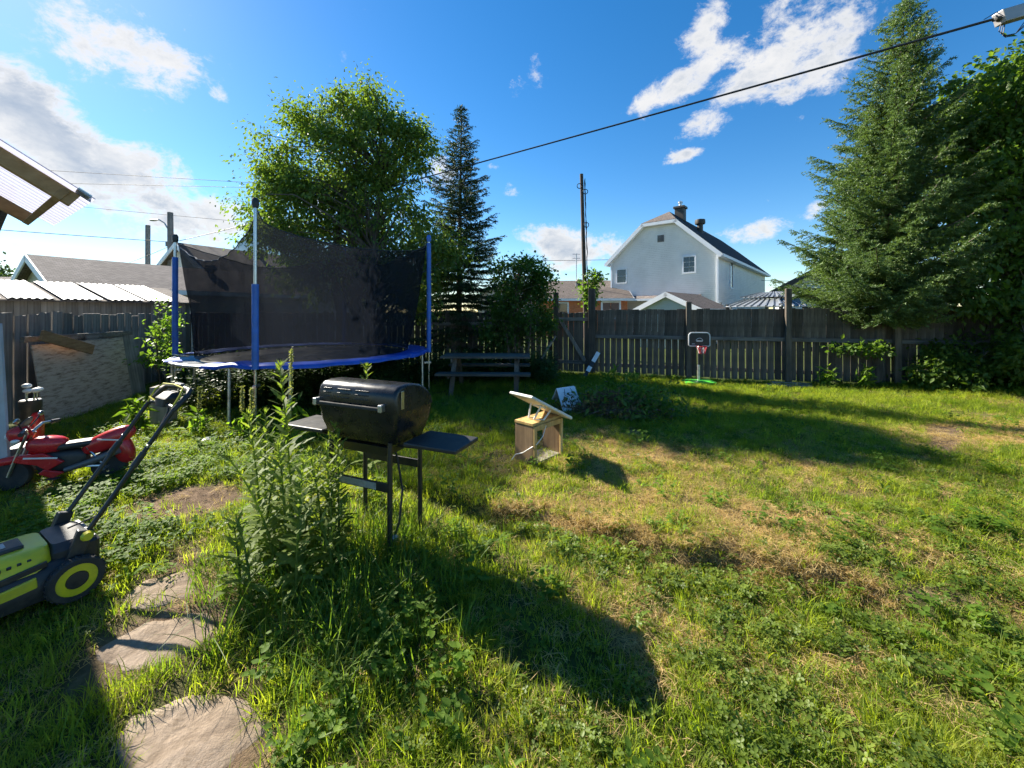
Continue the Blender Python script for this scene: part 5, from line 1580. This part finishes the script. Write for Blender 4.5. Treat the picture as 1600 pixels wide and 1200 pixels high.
for k, (ax_, ay_) in enumerate(((-.03, 0), (.03, .02), (.0, -.04), (.04, -.03))):
    MB().tube([(ax_, ay_, .3), (ax_ * 1.4, ay_ * 1.4, .70 + .04 * (k % 2))], .008, 6).build('club_shaft', M['chrome'], gbag, True)
    MB().blob((ax_ * 1.4 + .015, ay_ * 1.4 - .01, .72 + .05 * (k == 0)), (.045, .03, .026)).build('club_head', M['white_plastic'], gbag, True)
jug = thing('cream_jug', 'cream plastic jug with a red cap beside the toy motorcycle', 'jug', (-5.22, 4.08, hz(-5.2, 4.1)), R(30))
MB().loft([rrect(.085, .06, 0, .03), rrect(.09, .065, .03, .03), rrect(.09, .065, .26, .03), rrect(.05, .04, .33, .03), rrect(.03, .03, .345, .029)]).build('body', M['cream'], jug, True)
MB().lathe([(.034, .345), (.036, .35), (.036, .39), (.03, .395)], 16).build('cap', M['red'], jug, True)
tote = MB().loft([rrect(.13, .10, 0, .02), rrect(.15, .12, .26, .02), rrect(.165, .135, .265, .02), rrect(.165, .135, .29, .02)]).build('storage_tote', M['grey_plastic'], None, True)
tote.location = (-4.72, 3.95, hz(-4.7, 3.95)); tote.rotation_euler = (0, 0, .5)
tag(tote, 'dark grey plastic tote behind the toy motorcycle tank', 'tote')
rag = MB()
rg_ = np.random.default_rng(3)
n_ = 9
V = [Vector((i / n_ * .16 - .08, j / n_ * .12 - .06, .02 + .05 * fbm(i * .5, j * .5, 1.1, 2) * (1 - abs(i / n_ - .5)))) for i in range(n_ + 1) for j in range(n_ + 1)]
rag.add(V, [(i * (n_ + 1) + j, (i + 1) * (n_ + 1) + j, (i + 1) * (n_ + 1) + j + 1, i * (n_ + 1) + j + 1) for i in range(n_) for j in range(n_)])
ro_ = rag.build('crumpled_rag', M['white_plastic'], None, True)
ro_.location = gnd(325, 690)
tag(ro_, 'small crumpled white rag on the ground before the trampoline', 'rag')

# ------------------------------------------------------------------ ground cover: small plants, instanced
M['grass'] = foliage('lawn_blade', (0.12, 0.185, 0.022), (0.215, 0.275, 0.036), (0.33, 0.345, 0.065), 0.58, 0.55, 1.1, 0.35, 0.2)
M['grass_tall'] = foliage('tall_blade', (0.075, 0.14, 0.022), (0.115, 0.19, 0.03), (0.175, 0.24, 0.05), 0.5, 0.5, 2.0, 0.3, 0.25)
M['straw'] = foliage('dead_blade', (0.32, 0.225, 0.10), (0.45, 0.335, 0.165), (0.58, 0.455, 0.25), 0.45, 0.7, 3.0, 0.25, 0.2)
M['clover'] = foliage('clover_leaf', (0.08, 0.13, 0.016), (0.125, 0.18, 0.026), (0.185, 0.24, 0.042), 0.48, 0.48, 2.5, 0.35, 0.35)
M['weed'] = foliage('weed_leaf', (0.08, 0.15, 0.022), (0.12, 0.205, 0.03), (0.185, 0.265, 0.045), 0.55, 0.6, 2.0, 0.3, 0.18)
M['thistle'] = foliage('thistle_leaf', (0.10, 0.15, 0.036), (0.15, 0.205, 0.05), (0.215, 0.27, 0.075), 0.48, 0.6, 3.0, 0.15, 0.2)

class Tri:
    """collects triangles for a small plant"""
    def __init__(self):
        self.v, self.f = [], []
    def strip(self, pts, widths, side):
        """ribbon along pts with the given half widths, ending in a point"""
        o = len(self.v)
        n = len(pts)
        for p, w in zip(pts, widths):
            if w > 0:
                self.v += [p - side * w, p + side * w]
            else:
                self.v += [p, p]
        for i in range(n - 1):
            a = o + 2 * i
            self.f += [(a, a + 1, a + 3), (a, a + 3, a + 2)] if widths[i + 1] > 0 else [(a, a + 1, a + 2)]
    def fan(self, c, ring):
        o = len(self.v)
        self.v += [c] + list(ring)
        n = len(ring)
        self.f += [(o, o + 1 + i, o + 1 + (i + 1) % n) for i in range(n)]
    def data(self, name, mat):
        me = bpy.data.meshes.new(name)
        me.from_pydata([tuple(p) for p in self.v], [], self.f)
        me.materials.append(mat)
        me.polygons.foreach_set('use_smooth', [True] * len(me.polygons))
        return me

def blade(t, g, base, az, h, lean, w, seg=4, curl=1.8):
    d = np.array([math.cos(az), math.sin(az), 0.0]); side = np.array([-d[1], d[0], 0.0])
    tw = g.uniform(-0.6, 0.6)
    side = unit(side * math.cos(tw) + d * math.sin(tw))
    pts, ws = [], []
    for k in range(seg + 1):
        f = k / seg
        pts.append(base + d * lean * h * f ** curl + np.array([0, 0, 1]) * h * (f - 0.32 * min(lean, 1.6) * f ** 2.6))
        ws.append(w * (1 - f ** 2.2) * (0.75 + 0.5 * f) if k < seg else 0)
    t.strip(pts, ws, side)

def tuft(g, n, rad, h0, h1, lean, w, seg=3):
    t = Tri()
    for _ in range(n):
        a, r = g.uniform(0, 6.28), rad * math.sqrt(g.random())
        blade(t, g, np.array([r * math.cos(a), r * math.sin(a), -0.01]), a + g.normal() * 1.1, g.uniform(h0, h1), g.uniform(0.1, lean), w * g.uniform(0.7, 1.3), seg)
    return t

def lying(g, n, rad, l0, l1, w):
    t = Tri()
    for _ in range(n):
        a, r = g.uniform(0, 6.28), rad * math.sqrt(g.random())
        az = g.uniform(0, 6.28); L = g.uniform(l0, l1)
        d = np.array([math.cos(az), math.sin(az), 0]); s = np.array([-d[1], d[0], g.uniform(-.5, .5)])
        b = np.array([r * math.cos(a), r * math.sin(a), g.uniform(0.002, 0.018)])
        z = g.uniform(-0.01, 0.025)
        t.strip([b - d * L / 2, b + np.array([0, 0, g.uniform(0, .014)]) + s * g.normal() * .006, b + d * L / 2 + np.array([0, 0, z])], [w * .7, w, 0], unit(s))
    return t

def clover_patch(g, n, rad, h0, h1, ls):
    t = Tri()
    for _ in range(n):
        a, r = g.uniform(0, 6.28), rad * math.sqrt(g.random())
        b = np.array([r * math.cos(a), r * math.sin(a), 0.0])
        h = g.uniform(h0, h1)
        c = b + np.array([g.normal() * .012, g.normal() * .012, h])
        t.strip([b, (b + c) / 2, c], [.0007, .0007, 0], np.array([1.0, 0, 0]))
        up = unit(np.array([g.normal() * .35, g.normal() * .35, 1.0]))
        e1 = unit(np.cross(up, [0.3, 1, 0.1])); e2 = np.cross(up, e1)
        a0 = g.uniform(0, 6.28); s = ls * g.uniform(.7, 1.3)
        for k in range(3):
            q = a0 + k * 2.094
            d = e1 * math.cos(q) + e2 * math.sin(q); sd = -e1 * math.sin(q) + e2 * math.cos(q)
            m_ = c + d * s * .62 - up * s * .05
            ring = [c + d * s * .06, c + d * s * .4 + sd * s * .36 + up * s * .1, c + d * s * .85 + sd * s * .42 + up * s * .08, c + d * s * 1.08 + sd * s * .16, c + d * s * 1.0, c + d * s * 1.08 - sd * s * .16, c + d * s * .85 - sd * s * .42 + up * s * .08, c + d * s * .4 - sd * s * .36 + up * s * .1]
            t.fan(m_, ring)
    return t

def rosette(g, n, l0, l1, w, rise):
    t = Tri()
    for k in range(n):
        az = k / n * 6.28 + g.normal() * .3
        L = g.uniform(l0, l1)
        d = np.array([math.cos(az), math.sin(az), 0]); s = np.array([-d[1], d[0], 0])
        rz_ = rise * g.uniform(.5, 1.5)
        pts = [d * L * f + np.array([0, 0, rz_ * L * (f - .75 * f * f) * 1.6]) for f in (0, .2, .4, .6, .8, 1)]
        t.strip(pts, [w * .25, w * .45, w * .8, w, w * .75, 0], unit(s + np.array([0, 0, g.uniform(-.3, .3)])))
    return t

def leafy(g, n, rad, h0, h1, ls):
    """little upright weeds with rounded leaves"""
    t = Tri()
    for _ in range(n):
        a, r = g.uniform(0, 6.28), rad * math.sqrt(g.random())
        b = np.array([r * math.cos(a), r * math.sin(a), 0.0]); h = g.uniform(h0, h1)
        tip = b + np.array([g.normal() * .03, g.normal() * .03, h])
        t.strip([b, (b + tip) / 2, tip], [.0016, .0013, 0], unit(np.array([g.normal(), g.normal(), 0])))
        for k in range(int(g.integers(4, 8))):
            f = g.uniform(.3, 1.0); c = b + (tip - b) * f
            az = g.uniform(0, 6.28); s = ls * g.uniform(.6, 1.3)
            d = unit(np.array([math.cos(az), math.sin(az), g.uniform(-.1, .5)])); sd = unit(np.cross(d, [0, 0, 1])); up = np.cross(sd, d)
            m_ = c + d * s * .75 - up * s * .06
            ring = [c + d * s * .2, c + d * s * .45 + sd * s * .42 + up * .004, c + d * s * .85 + sd * s * .48, c + d * s * 1.25 + sd * s * .25 - up * s * .08, c + d * s * 1.5 - up * s * .18, c + d * s * 1.25 - sd * s * .25 - up * s * .08, c + d * s * .85 - sd * s * .48, c + d * s * .45 - sd * s * .42 + up * .004]
            t.fan(m_, ring)
    return t

def scatter(name, label, protos, pts, idx, scl, tilt=0.12, seed=0):
    """one object: points carrying turn and size, with a small plant set on every point"""
    g = np.random.default_rng(seed)
    col = bpy.data.collections.new(name + '_plants')
    for k, me in enumerate(protos):
        o = bpy.data.objects.new('%s_plant_%02d' % (name, k), me)
        col.objects.link(o)
    n = len(pts)
    me = bpy.data.meshes.new(name)
    me.vertices.add(n)
    me.vertices.foreach_set('co', np.asarray(pts, np.float32).ravel())
    rot = np.stack([g.normal(0, tilt, n), g.normal(0, tilt, n), g.uniform(0, 6.283, n)], 1)
    for nm, ty, key, arr in (('turn', 'FLOAT_VECTOR', 'vector', rot), ('size', 'FLOAT', 'value', scl), ('pick', 'INT', 'value', idx)):
        at_ = me.attributes.new(nm, ty, 'POINT')
        at_.data.foreach_set(key, np.asarray(arr, np.int32 if ty == 'INT' else np.float32).ravel())
    for p in protos[:1]:
        me.materials.append(p.materials[0])
    o = bpy.data.objects.new(name, me)
    COL.objects.link(o)
    o['kind'] = 'stuff'; o['label'] = label
    ng = bpy.data.node_groups.new(name + '_scatter', 'GeometryNodeTree')
    ng.interface.new_socket('Geometry', in_out='INPUT', socket_type='NodeSocketGeometry')
    ng.interface.new_socket('Geometry', in_out='OUTPUT', socket_type='NodeSocketGeometry')
    nd, lk = ng.nodes, ng.links
    gi, go = nd.new('NodeGroupInput'), nd.new('NodeGroupOutput')
    ip = nd.new('GeometryNodeInstanceOnPoints')
    ci = nd.new('GeometryNodeCollectionInfo')
    ci.inputs['Collection'].default_value = col
    ci.inputs['Separate Children'].default_value = True
    ci.inputs['Reset Children'].default_value = True
    lk.new(gi.outputs[0], ip.inputs['Points'])
    lk.new(ci.outputs[0], ip.inputs['Instance'])
    ip.inputs['Pick Instance'].default_value = True
    for nm, ty, sk in (('turn', 'FLOAT_VECTOR', 'Rotation'), ('size', 'FLOAT', 'Scale'), ('pick', 'INT', 'Instance Index')):
        na_ = nd.new('GeometryNodeInputNamedAttribute')
        na_.data_type = ty
        na_.inputs['Name'].default_value = nm
        out = na_.outputs['Attribute']
        if ty == 'FLOAT_VECTOR':
            er = nd.new('FunctionNodeEulerToRotation')
            lk.new(out, er.inputs[0]); out = er.outputs[0]
        lk.new(out, ip.inputs[sk])
    lk.new(ip.outputs[0], go.inputs[0])
    md = o.modifiers.new('scatter', 'NODES')
    md.node_group = ng
    return o

g = np.random.default_rng(99)
def wedge(dens):
    """random ground points over the yard in and around the view; dens(Y) per square metre"""
    out = []
    for y0 in np.arange(0.5, 11.0, 0.5):
        hw = 1.34 * (y0 + 0.5) + 1.3
        n = g.poisson(dens(y0 + .25) * 0.5 * 2 * hw)
        out.append(np.stack([g.uniform(-hw, hw, n), g.uniform(y0, y0 + 0.5, n)], 1))
    P = np.concatenate(out)
    # inside the fences only
    x, y = P[:, 0], P[:, 1]
    ok = (x > SA[0] + (y - SA[1]) * (KA[0] - SA[0]) / (KA[1] - SA[1]) + .05)
    back = np.where(x < GA[0], 10.3, GB[1] + (x - GB[0]) * (FB[1] - GB[1]) / (FB[0] - GB[0]) - 0.03)
    ok &= (y < back) & (x < 12.5)
    return P[ok]
def seat(P):
    return np.concatenate([P, height(P[:, 0], P[:, 1])[:, None]], 1)

STONES = [(gnd(305, 1115), 0.36, 0.24), (gnd(250, 975), 0.33, 0.17), (gnd(250, 908), 0.25, 0.11)]
def off_stone(P, k=1.0):
    ok = np.ones(len(P), bool)
    for c, a, b in STONES:
        ok &= (((P[:, 0] - c.x) / a) ** 2 + ((P[:, 1] - c.y) / b) ** 2) > k
    return ok

falloff = lambda a, b, c: (lambda Y: a if Y < 3 else (b if Y < 6 else c))
# living lawn
P = wedge(falloff(680, 560, 330)); P = P[off_stone(P, .5)]
dr, ba = dry_mask(P[:, 0], P[:, 1]), bare_mask(P[:, 0], P[:, 1])
keep = g.random(len(P)) < np.clip((1.1 - 0.72 * dr - 1.2 * ba) * (0.45 + 1.1 * smooth(.35, .62, fbm(P[:, 0] + 33, P[:, 1], 3.6, 3))), 0.03, 1)
P, dr = P[keep], dr[keep]
lush = np.clip(smooth(5.0, 6.5, P[:, 1]) + 0.8 * tall_mask(P[:, 0], P[:, 1]) + 0.5 * ell(P[:, 0], P[:, 1], -3.2, 4.2, 1.3, 0.7), 0, 1)
gp = np.random.default_rng(1)
protos = [tuft(gp, 22, .055, .03, .075, .9, .0019).data('lawn_tuft', M['grass']) for _ in range(4)] + [tuft(gp, 18, .05, .06, .13, 1.0, .0023).data('lawn_tuft', M['grass']) for _ in range(3)]
idx = np.where(g.random(len(P)) < 0.18 + 0.45 * lush, g.integers(4, 7, len(P)), g.integers(0, 4, len(P)))
scatter('lawn_grass', 'short green lawn grass growing all over the yard', protos, seat(P), idx, g.uniform(.7, 1.25, len(P)) * (1 - .25 * dr), .16, 1)
# dead grass
P = wedge(falloff(560, 380, 130)); P = P[off_stone(P, 1.0)]
dr, ba = dry_mask(P[:, 0], P[:, 1]), bare_mask(P[:, 0], P[:, 1])
keep = g.random(len(P)) < np.clip(0.17 + 1.05 * dr, 0, 1) * np.clip(1 - .75 * ba, .1, 1)
P = P[keep]
protos = [lying(gp, 26, .07, .03, .10, .0014).data('straw_tuft', M['straw']) for _ in range(4)] + [tuft(gp, 14, .05, .03, .08, 1.8, .0013).data('straw_tuft', M['straw']) for _ in range(2)]
scatter('dead_grass', 'dry straw coloured grass lying in the worn parts of the lawn', protos, seat(P), g.integers(0, 6, len(P)), g.uniform(.7, 1.3, len(P)), .1, 2)
# straw thatch hanging over the sod bank
n = 650
al = g.uniform(.22, 1.05, n); ac = g.normal(0.0, .045, n)
P = np.stack([BANK_A[0] + _bd[0] * _bl * al - _bd[1] * ac, BANK_A[1] + _bd[1] * _bl * al + _bd[0] * ac], 1)
scatter('bank_thatch', 'matted straw along the little sod bank', protos[:5], seat(P), g.integers(0, 5, n), g.uniform(.55, .95, n), .25, 22)
# clover and low weeds
P = wedge(falloff(430, 210, 40)); P = P[off_stone(P, 1.0)]
cl = clover_mask(P[:, 0], P[:, 1]) * np.clip(1 - 1.2 * bare_mask(P[:, 0], P[:, 1]), 0, 1)
P = P[g.random(len(P)) < cl]
protos = [clover_patch(gp, 10, .06, .018, .055, .0125).data('clover_patch', M['clover']) for _ in range(4)] + [clover_patch(gp, 8, .05, .025, .075, .0165).data('clover_patch', M['clover']) for _ in range(2)]
scatter('clover', 'dark green clover spreading through the lawn', protos, seat(P), g.integers(0, 6, len(P)), g.uniform(.7, 1.35, len(P)), .15, 3)
# broad leaved ground cover in front of the toys, under the fence and here and there
P = wedge(falloff(150, 150, 110)); P = P[off_stone(P, 1.15)]
x, y = P[:, 0], P[:, 1]
wm = 1.0 * ell(x, y, -3.15, 4.3, 1.0, .75) + 1.0 * ell(x, y, -2.85, 2.75, .55, .45) + .8 * ell(x, y, -3.4, 3.3, .35, .6) + .55 * ell(x, y, -4.6, 5.6, .9, .6) + .9 * smooth(.9, .2, np.abs(y - (GB[1] + (x - GB[0]) * (FB[1] - GB[1]) / (FB[0] - GB[0]) - .35))) * smooth(6, 7.5, x) + .03 + .16 * ell(x, y, 3.2, 2.5, 1.3, .7) + .3 * ell(x, y, -.6, 1.9, .5, .5)
wm *= np.clip(1 - 1.1 * bare_mask(x, y), 0, 1) * (.3 + 1.2 * fbm(x, y, 2.6, 3))
P = P[g.random(len(P)) < wm]
protos = [leafy(gp, 7, .07, .03, .11, .019).data('weed_patch', M['weed']) for _ in range(4)] + [leafy(gp, 6, .06, .05, .15, .024).data('weed_patch', M['weed']) for _ in range(2)]
scatter('leafy_weeds', 'bright leafy weeds spreading in front of the toys and trampoline', protos, seat(P), g.integers(0, 6, len(P)), g.uniform(.7, 1.35, len(P)), .15, 4)
# dandelion and plantain rosettes
P = wedge(falloff(7, 5, 2.0)); P = P[off_stone(P, 1.1)]
P = P[bare_mask(P[:, 0], P[:, 1]) < .6]
protos = [rosette(gp, 8, .05, .11, .007, .9).data('dandelion', M['weed']) for _ in range(3)] + [rosette(gp, 6, .05, .12, .010, 1.3).data('dandelion', M['weed']) for _ in range(2)]
scatter('dandelions', 'flat dandelion and plantain rosettes dotted over the lawn', protos, seat(P), g.integers(0, 5, len(P)), g.uniform(.7, 1.3, len(P)), .1, 5)
# tall grass round the barbecue, the brush pile and under the trees
P = wedge(falloff(330, 190, 120)); P = P[off_stone(P, 1.0)]
tm = tall_mask(P[:, 0], P[:, 1])
P = P[g.random(len(P)) < tm]
protos = [tuft(gp, 11, .05, .14, .32, 1.1, .0030, 5).data('tall_tuft', M['grass_tall']) for _ in range(4)] + [tuft(gp, 9, .045, .22, .46, 1.2, .0034, 6).data('tall_tuft', M['grass_tall']) for _ in range(3)]
near = np.clip(2.2 * ell(P[:, 0], P[:, 1], -1.2, 2.5, .45, .45), 0, 1)
idx = np.where(g.random(len(P)) < .15 + .5 * near, g.integers(4, 7, len(P)), g.integers(0, 4, len(P)))
scatter('tall_grass', 'tall uncut grass round the barbecue legs and the brush pile', protos, seat(P), idx, g.uniform(.4, 1.05, len(P)), .22, 6)
# undergrowth under the trees and the trampoline
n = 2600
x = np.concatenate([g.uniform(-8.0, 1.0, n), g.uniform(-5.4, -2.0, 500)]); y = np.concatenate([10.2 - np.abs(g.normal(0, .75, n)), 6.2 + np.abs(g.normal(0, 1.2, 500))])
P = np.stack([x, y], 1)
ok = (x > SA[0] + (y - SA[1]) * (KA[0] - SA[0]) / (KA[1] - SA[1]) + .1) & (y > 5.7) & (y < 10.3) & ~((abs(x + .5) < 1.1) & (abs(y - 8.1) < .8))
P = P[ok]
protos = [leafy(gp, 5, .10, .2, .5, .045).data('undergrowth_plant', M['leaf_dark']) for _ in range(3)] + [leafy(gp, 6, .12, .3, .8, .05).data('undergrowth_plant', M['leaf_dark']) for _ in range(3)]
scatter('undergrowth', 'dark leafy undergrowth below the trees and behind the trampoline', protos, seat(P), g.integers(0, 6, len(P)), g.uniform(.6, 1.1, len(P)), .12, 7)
# litter: bits of bark and grit on the bare soil
P = wedge(falloff(260, 130, 20)); P = P[off_stone(P, 1.1)]
P = P[g.random(len(P)) < bare_mask(P[:, 0], P[:, 1]) * .9 + .01]
protos = []
for k in range(4):
    t = Tri()
    for _ in range(5):
        c = np.array([gp.normal() * .03, gp.normal() * .03, .004]); s = gp.uniform(.002, .006)
        q = [c + np.array([gp.normal(), gp.normal(), abs(gp.normal()) * .6]) * s for _ in range(4)]
        o_ = len(t.v); t.v += q; t.f += [(o_, o_ + 1, o_ + 2), (o_, o_ + 2, o_ + 3), (o_, o_ + 3, o_ + 1), (o_ + 1, o_ + 3, o_ + 2)]
    protos.append(t.data('grit', M['stone'] if k % 2 else M['bark']))
scatter('soil_litter', 'grit and bark crumbs on the bare soil patches', protos, seat(P), g.integers(0, 4, len(P)), g.uniform(.6, 1.6, len(P)), .4, 8)

# ------------------------------------------------------------------ tall weeds
def thistle(label, x, y, H, seed, leaf=.13, lean=(0, 0), group='tall thistles by the barbecue'):
    gg = np.random.default_rng(seed)
    x -= 0.11 if x < -1.25 else 0.04
    t = thing('thistle_plant', label, 'weed', (x, y, hz(x, y)), gg.uniform(0, 6.28), group)
    zs = np.linspace(0, 1, 9)
    bend = np.array([gg.normal() * .09 + lean[0], gg.normal() * .05 + lean[1]])
    sp_ = [Vector((bend[0] * f * f, bend[1] * f * f, H * f)) for f in zs]
    MB().tube([sp_[0] - Vector((0, 0, .03))] + sp_, [.009] + [.0085 * (1 - .75 * f) + .001 for f in zs], 7).build('stem', M['thistle'], t, True)
    tr_ = Tri()
    n = int(H / .015)
    for k in range(n):
        f = (k + .5) / n
        c = np.array([bend[0] * f * f, bend[1] * f * f, H * f])
        az = k * 2.399 + gg.normal() * .2
        L = leaf * (1.15 - .75 * f) * gg.uniform(.7, 1.2) * (.55 + .45 * min(1, f * 6))
        el = gg.uniform(.15, .55) + .55 * f
        d = np.array([math.cos(az), math.sin(az), 0.0]); s = np.array([-d[1], d[0], 0.0])
        m_ = 8
        pts, ws = [], []
        for i in range(m_ + 1):
            q = i / m_
            pts.append(c + d * L * q * math.cos(el * (1 - .4 * q)) + np.array([0, 0, 1]) * (L * q * math.sin(el) - .35 * L * q * q * (1.1 - f)))
            ws.append(0 if i == m_ else L * .125 * (math.sin(math.pi * min(.97, q * .9 + .08)) * (1.0 if i % 2 else .48)) + .0012)
        tr_.strip(pts, ws, unit(s + np.array([0, 0, gg.uniform(-.35, .35)])))
    for k in range(10):                      # young top
        az = k * 2.4; el = gg.uniform(.8, 1.3); L = leaf * .28
        d = np.array([math.cos(az) * math.cos(el), math.sin(az) * math.cos(el), math.sin(el)]); c = np.array([bend[0], bend[1], H])
        tr_.strip([c, c + d * L * .5, c + d * L], [.002, .004, 0], np.array([-math.sin(az), math.cos(az), 0]))
    npmesh('leaves', np.array(tr_.v), np.array(tr_.f), M['thistle'], t, True, 'stuff')
    return t
thistle('tallest thistle, standing just left of the barbecue', -1.34, 2.62, 1.26, 1, .21)
thistle('thistle peeping over the barbecue lid from behind', -1.22, 3.42, 1.14, 2, .18)
for k, (x_, y_, h_, lab) in enumerate(((-1.52, 2.58, .95, 'thistle under the left barbecue shelf, second tallest'), (-1.42, 2.44, .80, 'mid height thistle in front of the left barbecue shelf'), (-1.20, 2.30, .66, 'broad thistle in front of the left barbecue leg'),
                                      (-1.62, 2.78, .84, 'thistle behind the left barbecue shelf'), (-1.35, 2.22, .50, 'low thistle in the tall grass before the barbecue'), (-1.02, 2.36, .46, 'low thistle below the barbecue label strip'), (-1.78, 3.05, .72, 'thistle at the edge of the bare soil patch'), (-1.45, 2.28, .42, 'small thistle beside the stepping stones'))):
    thistle(lab, x_, y_, h_, 10 + k, .18)
g2 = np.random.default_rng(12)
for k in range(14):
    thistle('leafy thistle shoot in the thicket left of the barbecue', -1.30 + g2.uniform(-.2, .24), 2.50 + g2.uniform(-.3, .3), g2.uniform(.35, .85), 40 + k, .17, (g2.normal() * .08, g2.normal() * .08), 'thistle shoots in the thicket')
def spike(label, x, y, H, seed):
    gg = np.random.default_rng(seed)
    t = thing('dock_plant', label, 'weed', (x, y, hz(x, y)), gg.uniform(0, 6), 'flower spikes before the trampoline')
    MB().tube([(0, 0, -.02), (.01, .01, H * .5), (.03, 0, H)], [.006, .005, .003], 6).build('stem', M['thistle'], t, True)
    P = np.stack([gg.normal(0, .007, 420) + .02, gg.normal(0, .007, 420), gg.uniform(H * .55, H * 1.02, 420)], 1)
    V, F = leaf_mesh(P, .022, .6, -.3, seed)
    npmesh('flower_spike', V, F, foliage('spike_%d' % seed, (0.16, 0.19, .08), (.24, .26, .12), (.34, .34, .18), .35, .6, 6), t, False, 'stuff')
    P = np.stack([gg.normal(0, .05, 60), gg.normal(0, .05, 60), gg.uniform(.02, H * .5, 60)], 1)
    V, F = leaf_mesh(P, .11, .35, .1, seed + 1)
    npmesh('leaves', V, F, M['weed'], t, False, 'stuff')
spike('pale flower spike alone left of the middle trampoline pole', -4.05, 5.12, .62, 71)
spike('pale flower spike, left of a pair before the trampoline', -3.36, 4.95, .66, 72)
spike('pale flower spike, right of a pair before the trampoline', -3.20, 4.90, .64, 73)
spike('tall pale seed spike in front of the blue padding', -2.62, 4.7, 1.14, 74)
for k, (x_, y_, h_, lab) in enumerate(((2.05, 6.75, .55, 'clump of tall weeds growing from the right of the brush pile'), (1.75, 6.95, .65, 'upright weeds behind the brush pile'), (6.6, 8.35, .38, 'leafy weed by the planks before the back fence'), (7.2, 8.1, .45, 'ferny weed clump left of the spruce trunk'), (8.35, 8.0, .35, 'leafy weed right of the spruce trunk'), (-5.0, 5.3, .5, 'bright leafy weed by the wooden block'))):
    gg = np.random.default_rng(90 + k)
    t = thing('weed_clump', lab, 'weed', (x_, y_, hz(x_, y_)))
    st = MB()
    Ps = []
    for s in range(9):
        a = gg.uniform(0, 6.28); tipx = Vector((math.cos(a) * .2 * gg.random(), math.sin(a) * .2 * gg.random(), h_ * gg.uniform(.6, 1.1)))
        st.tube([(tipx.x * .2, tipx.y * .2, -.02), tipx * .6, tipx], [.005, .004, .002], 5)
        for q in gg.uniform(.15, 1, 16):
            Ps.append([tipx.x * q, tipx.y * q, tipx.z * q])
    st.build('stems', M['thistle'], t, True, kind='stuff')
    V, F = leaf_mesh(np.array(Ps), .13, .3, .15, 30 + k)
    npmesh('leaves', V, F, M['weed'], t, False, 'stuff')
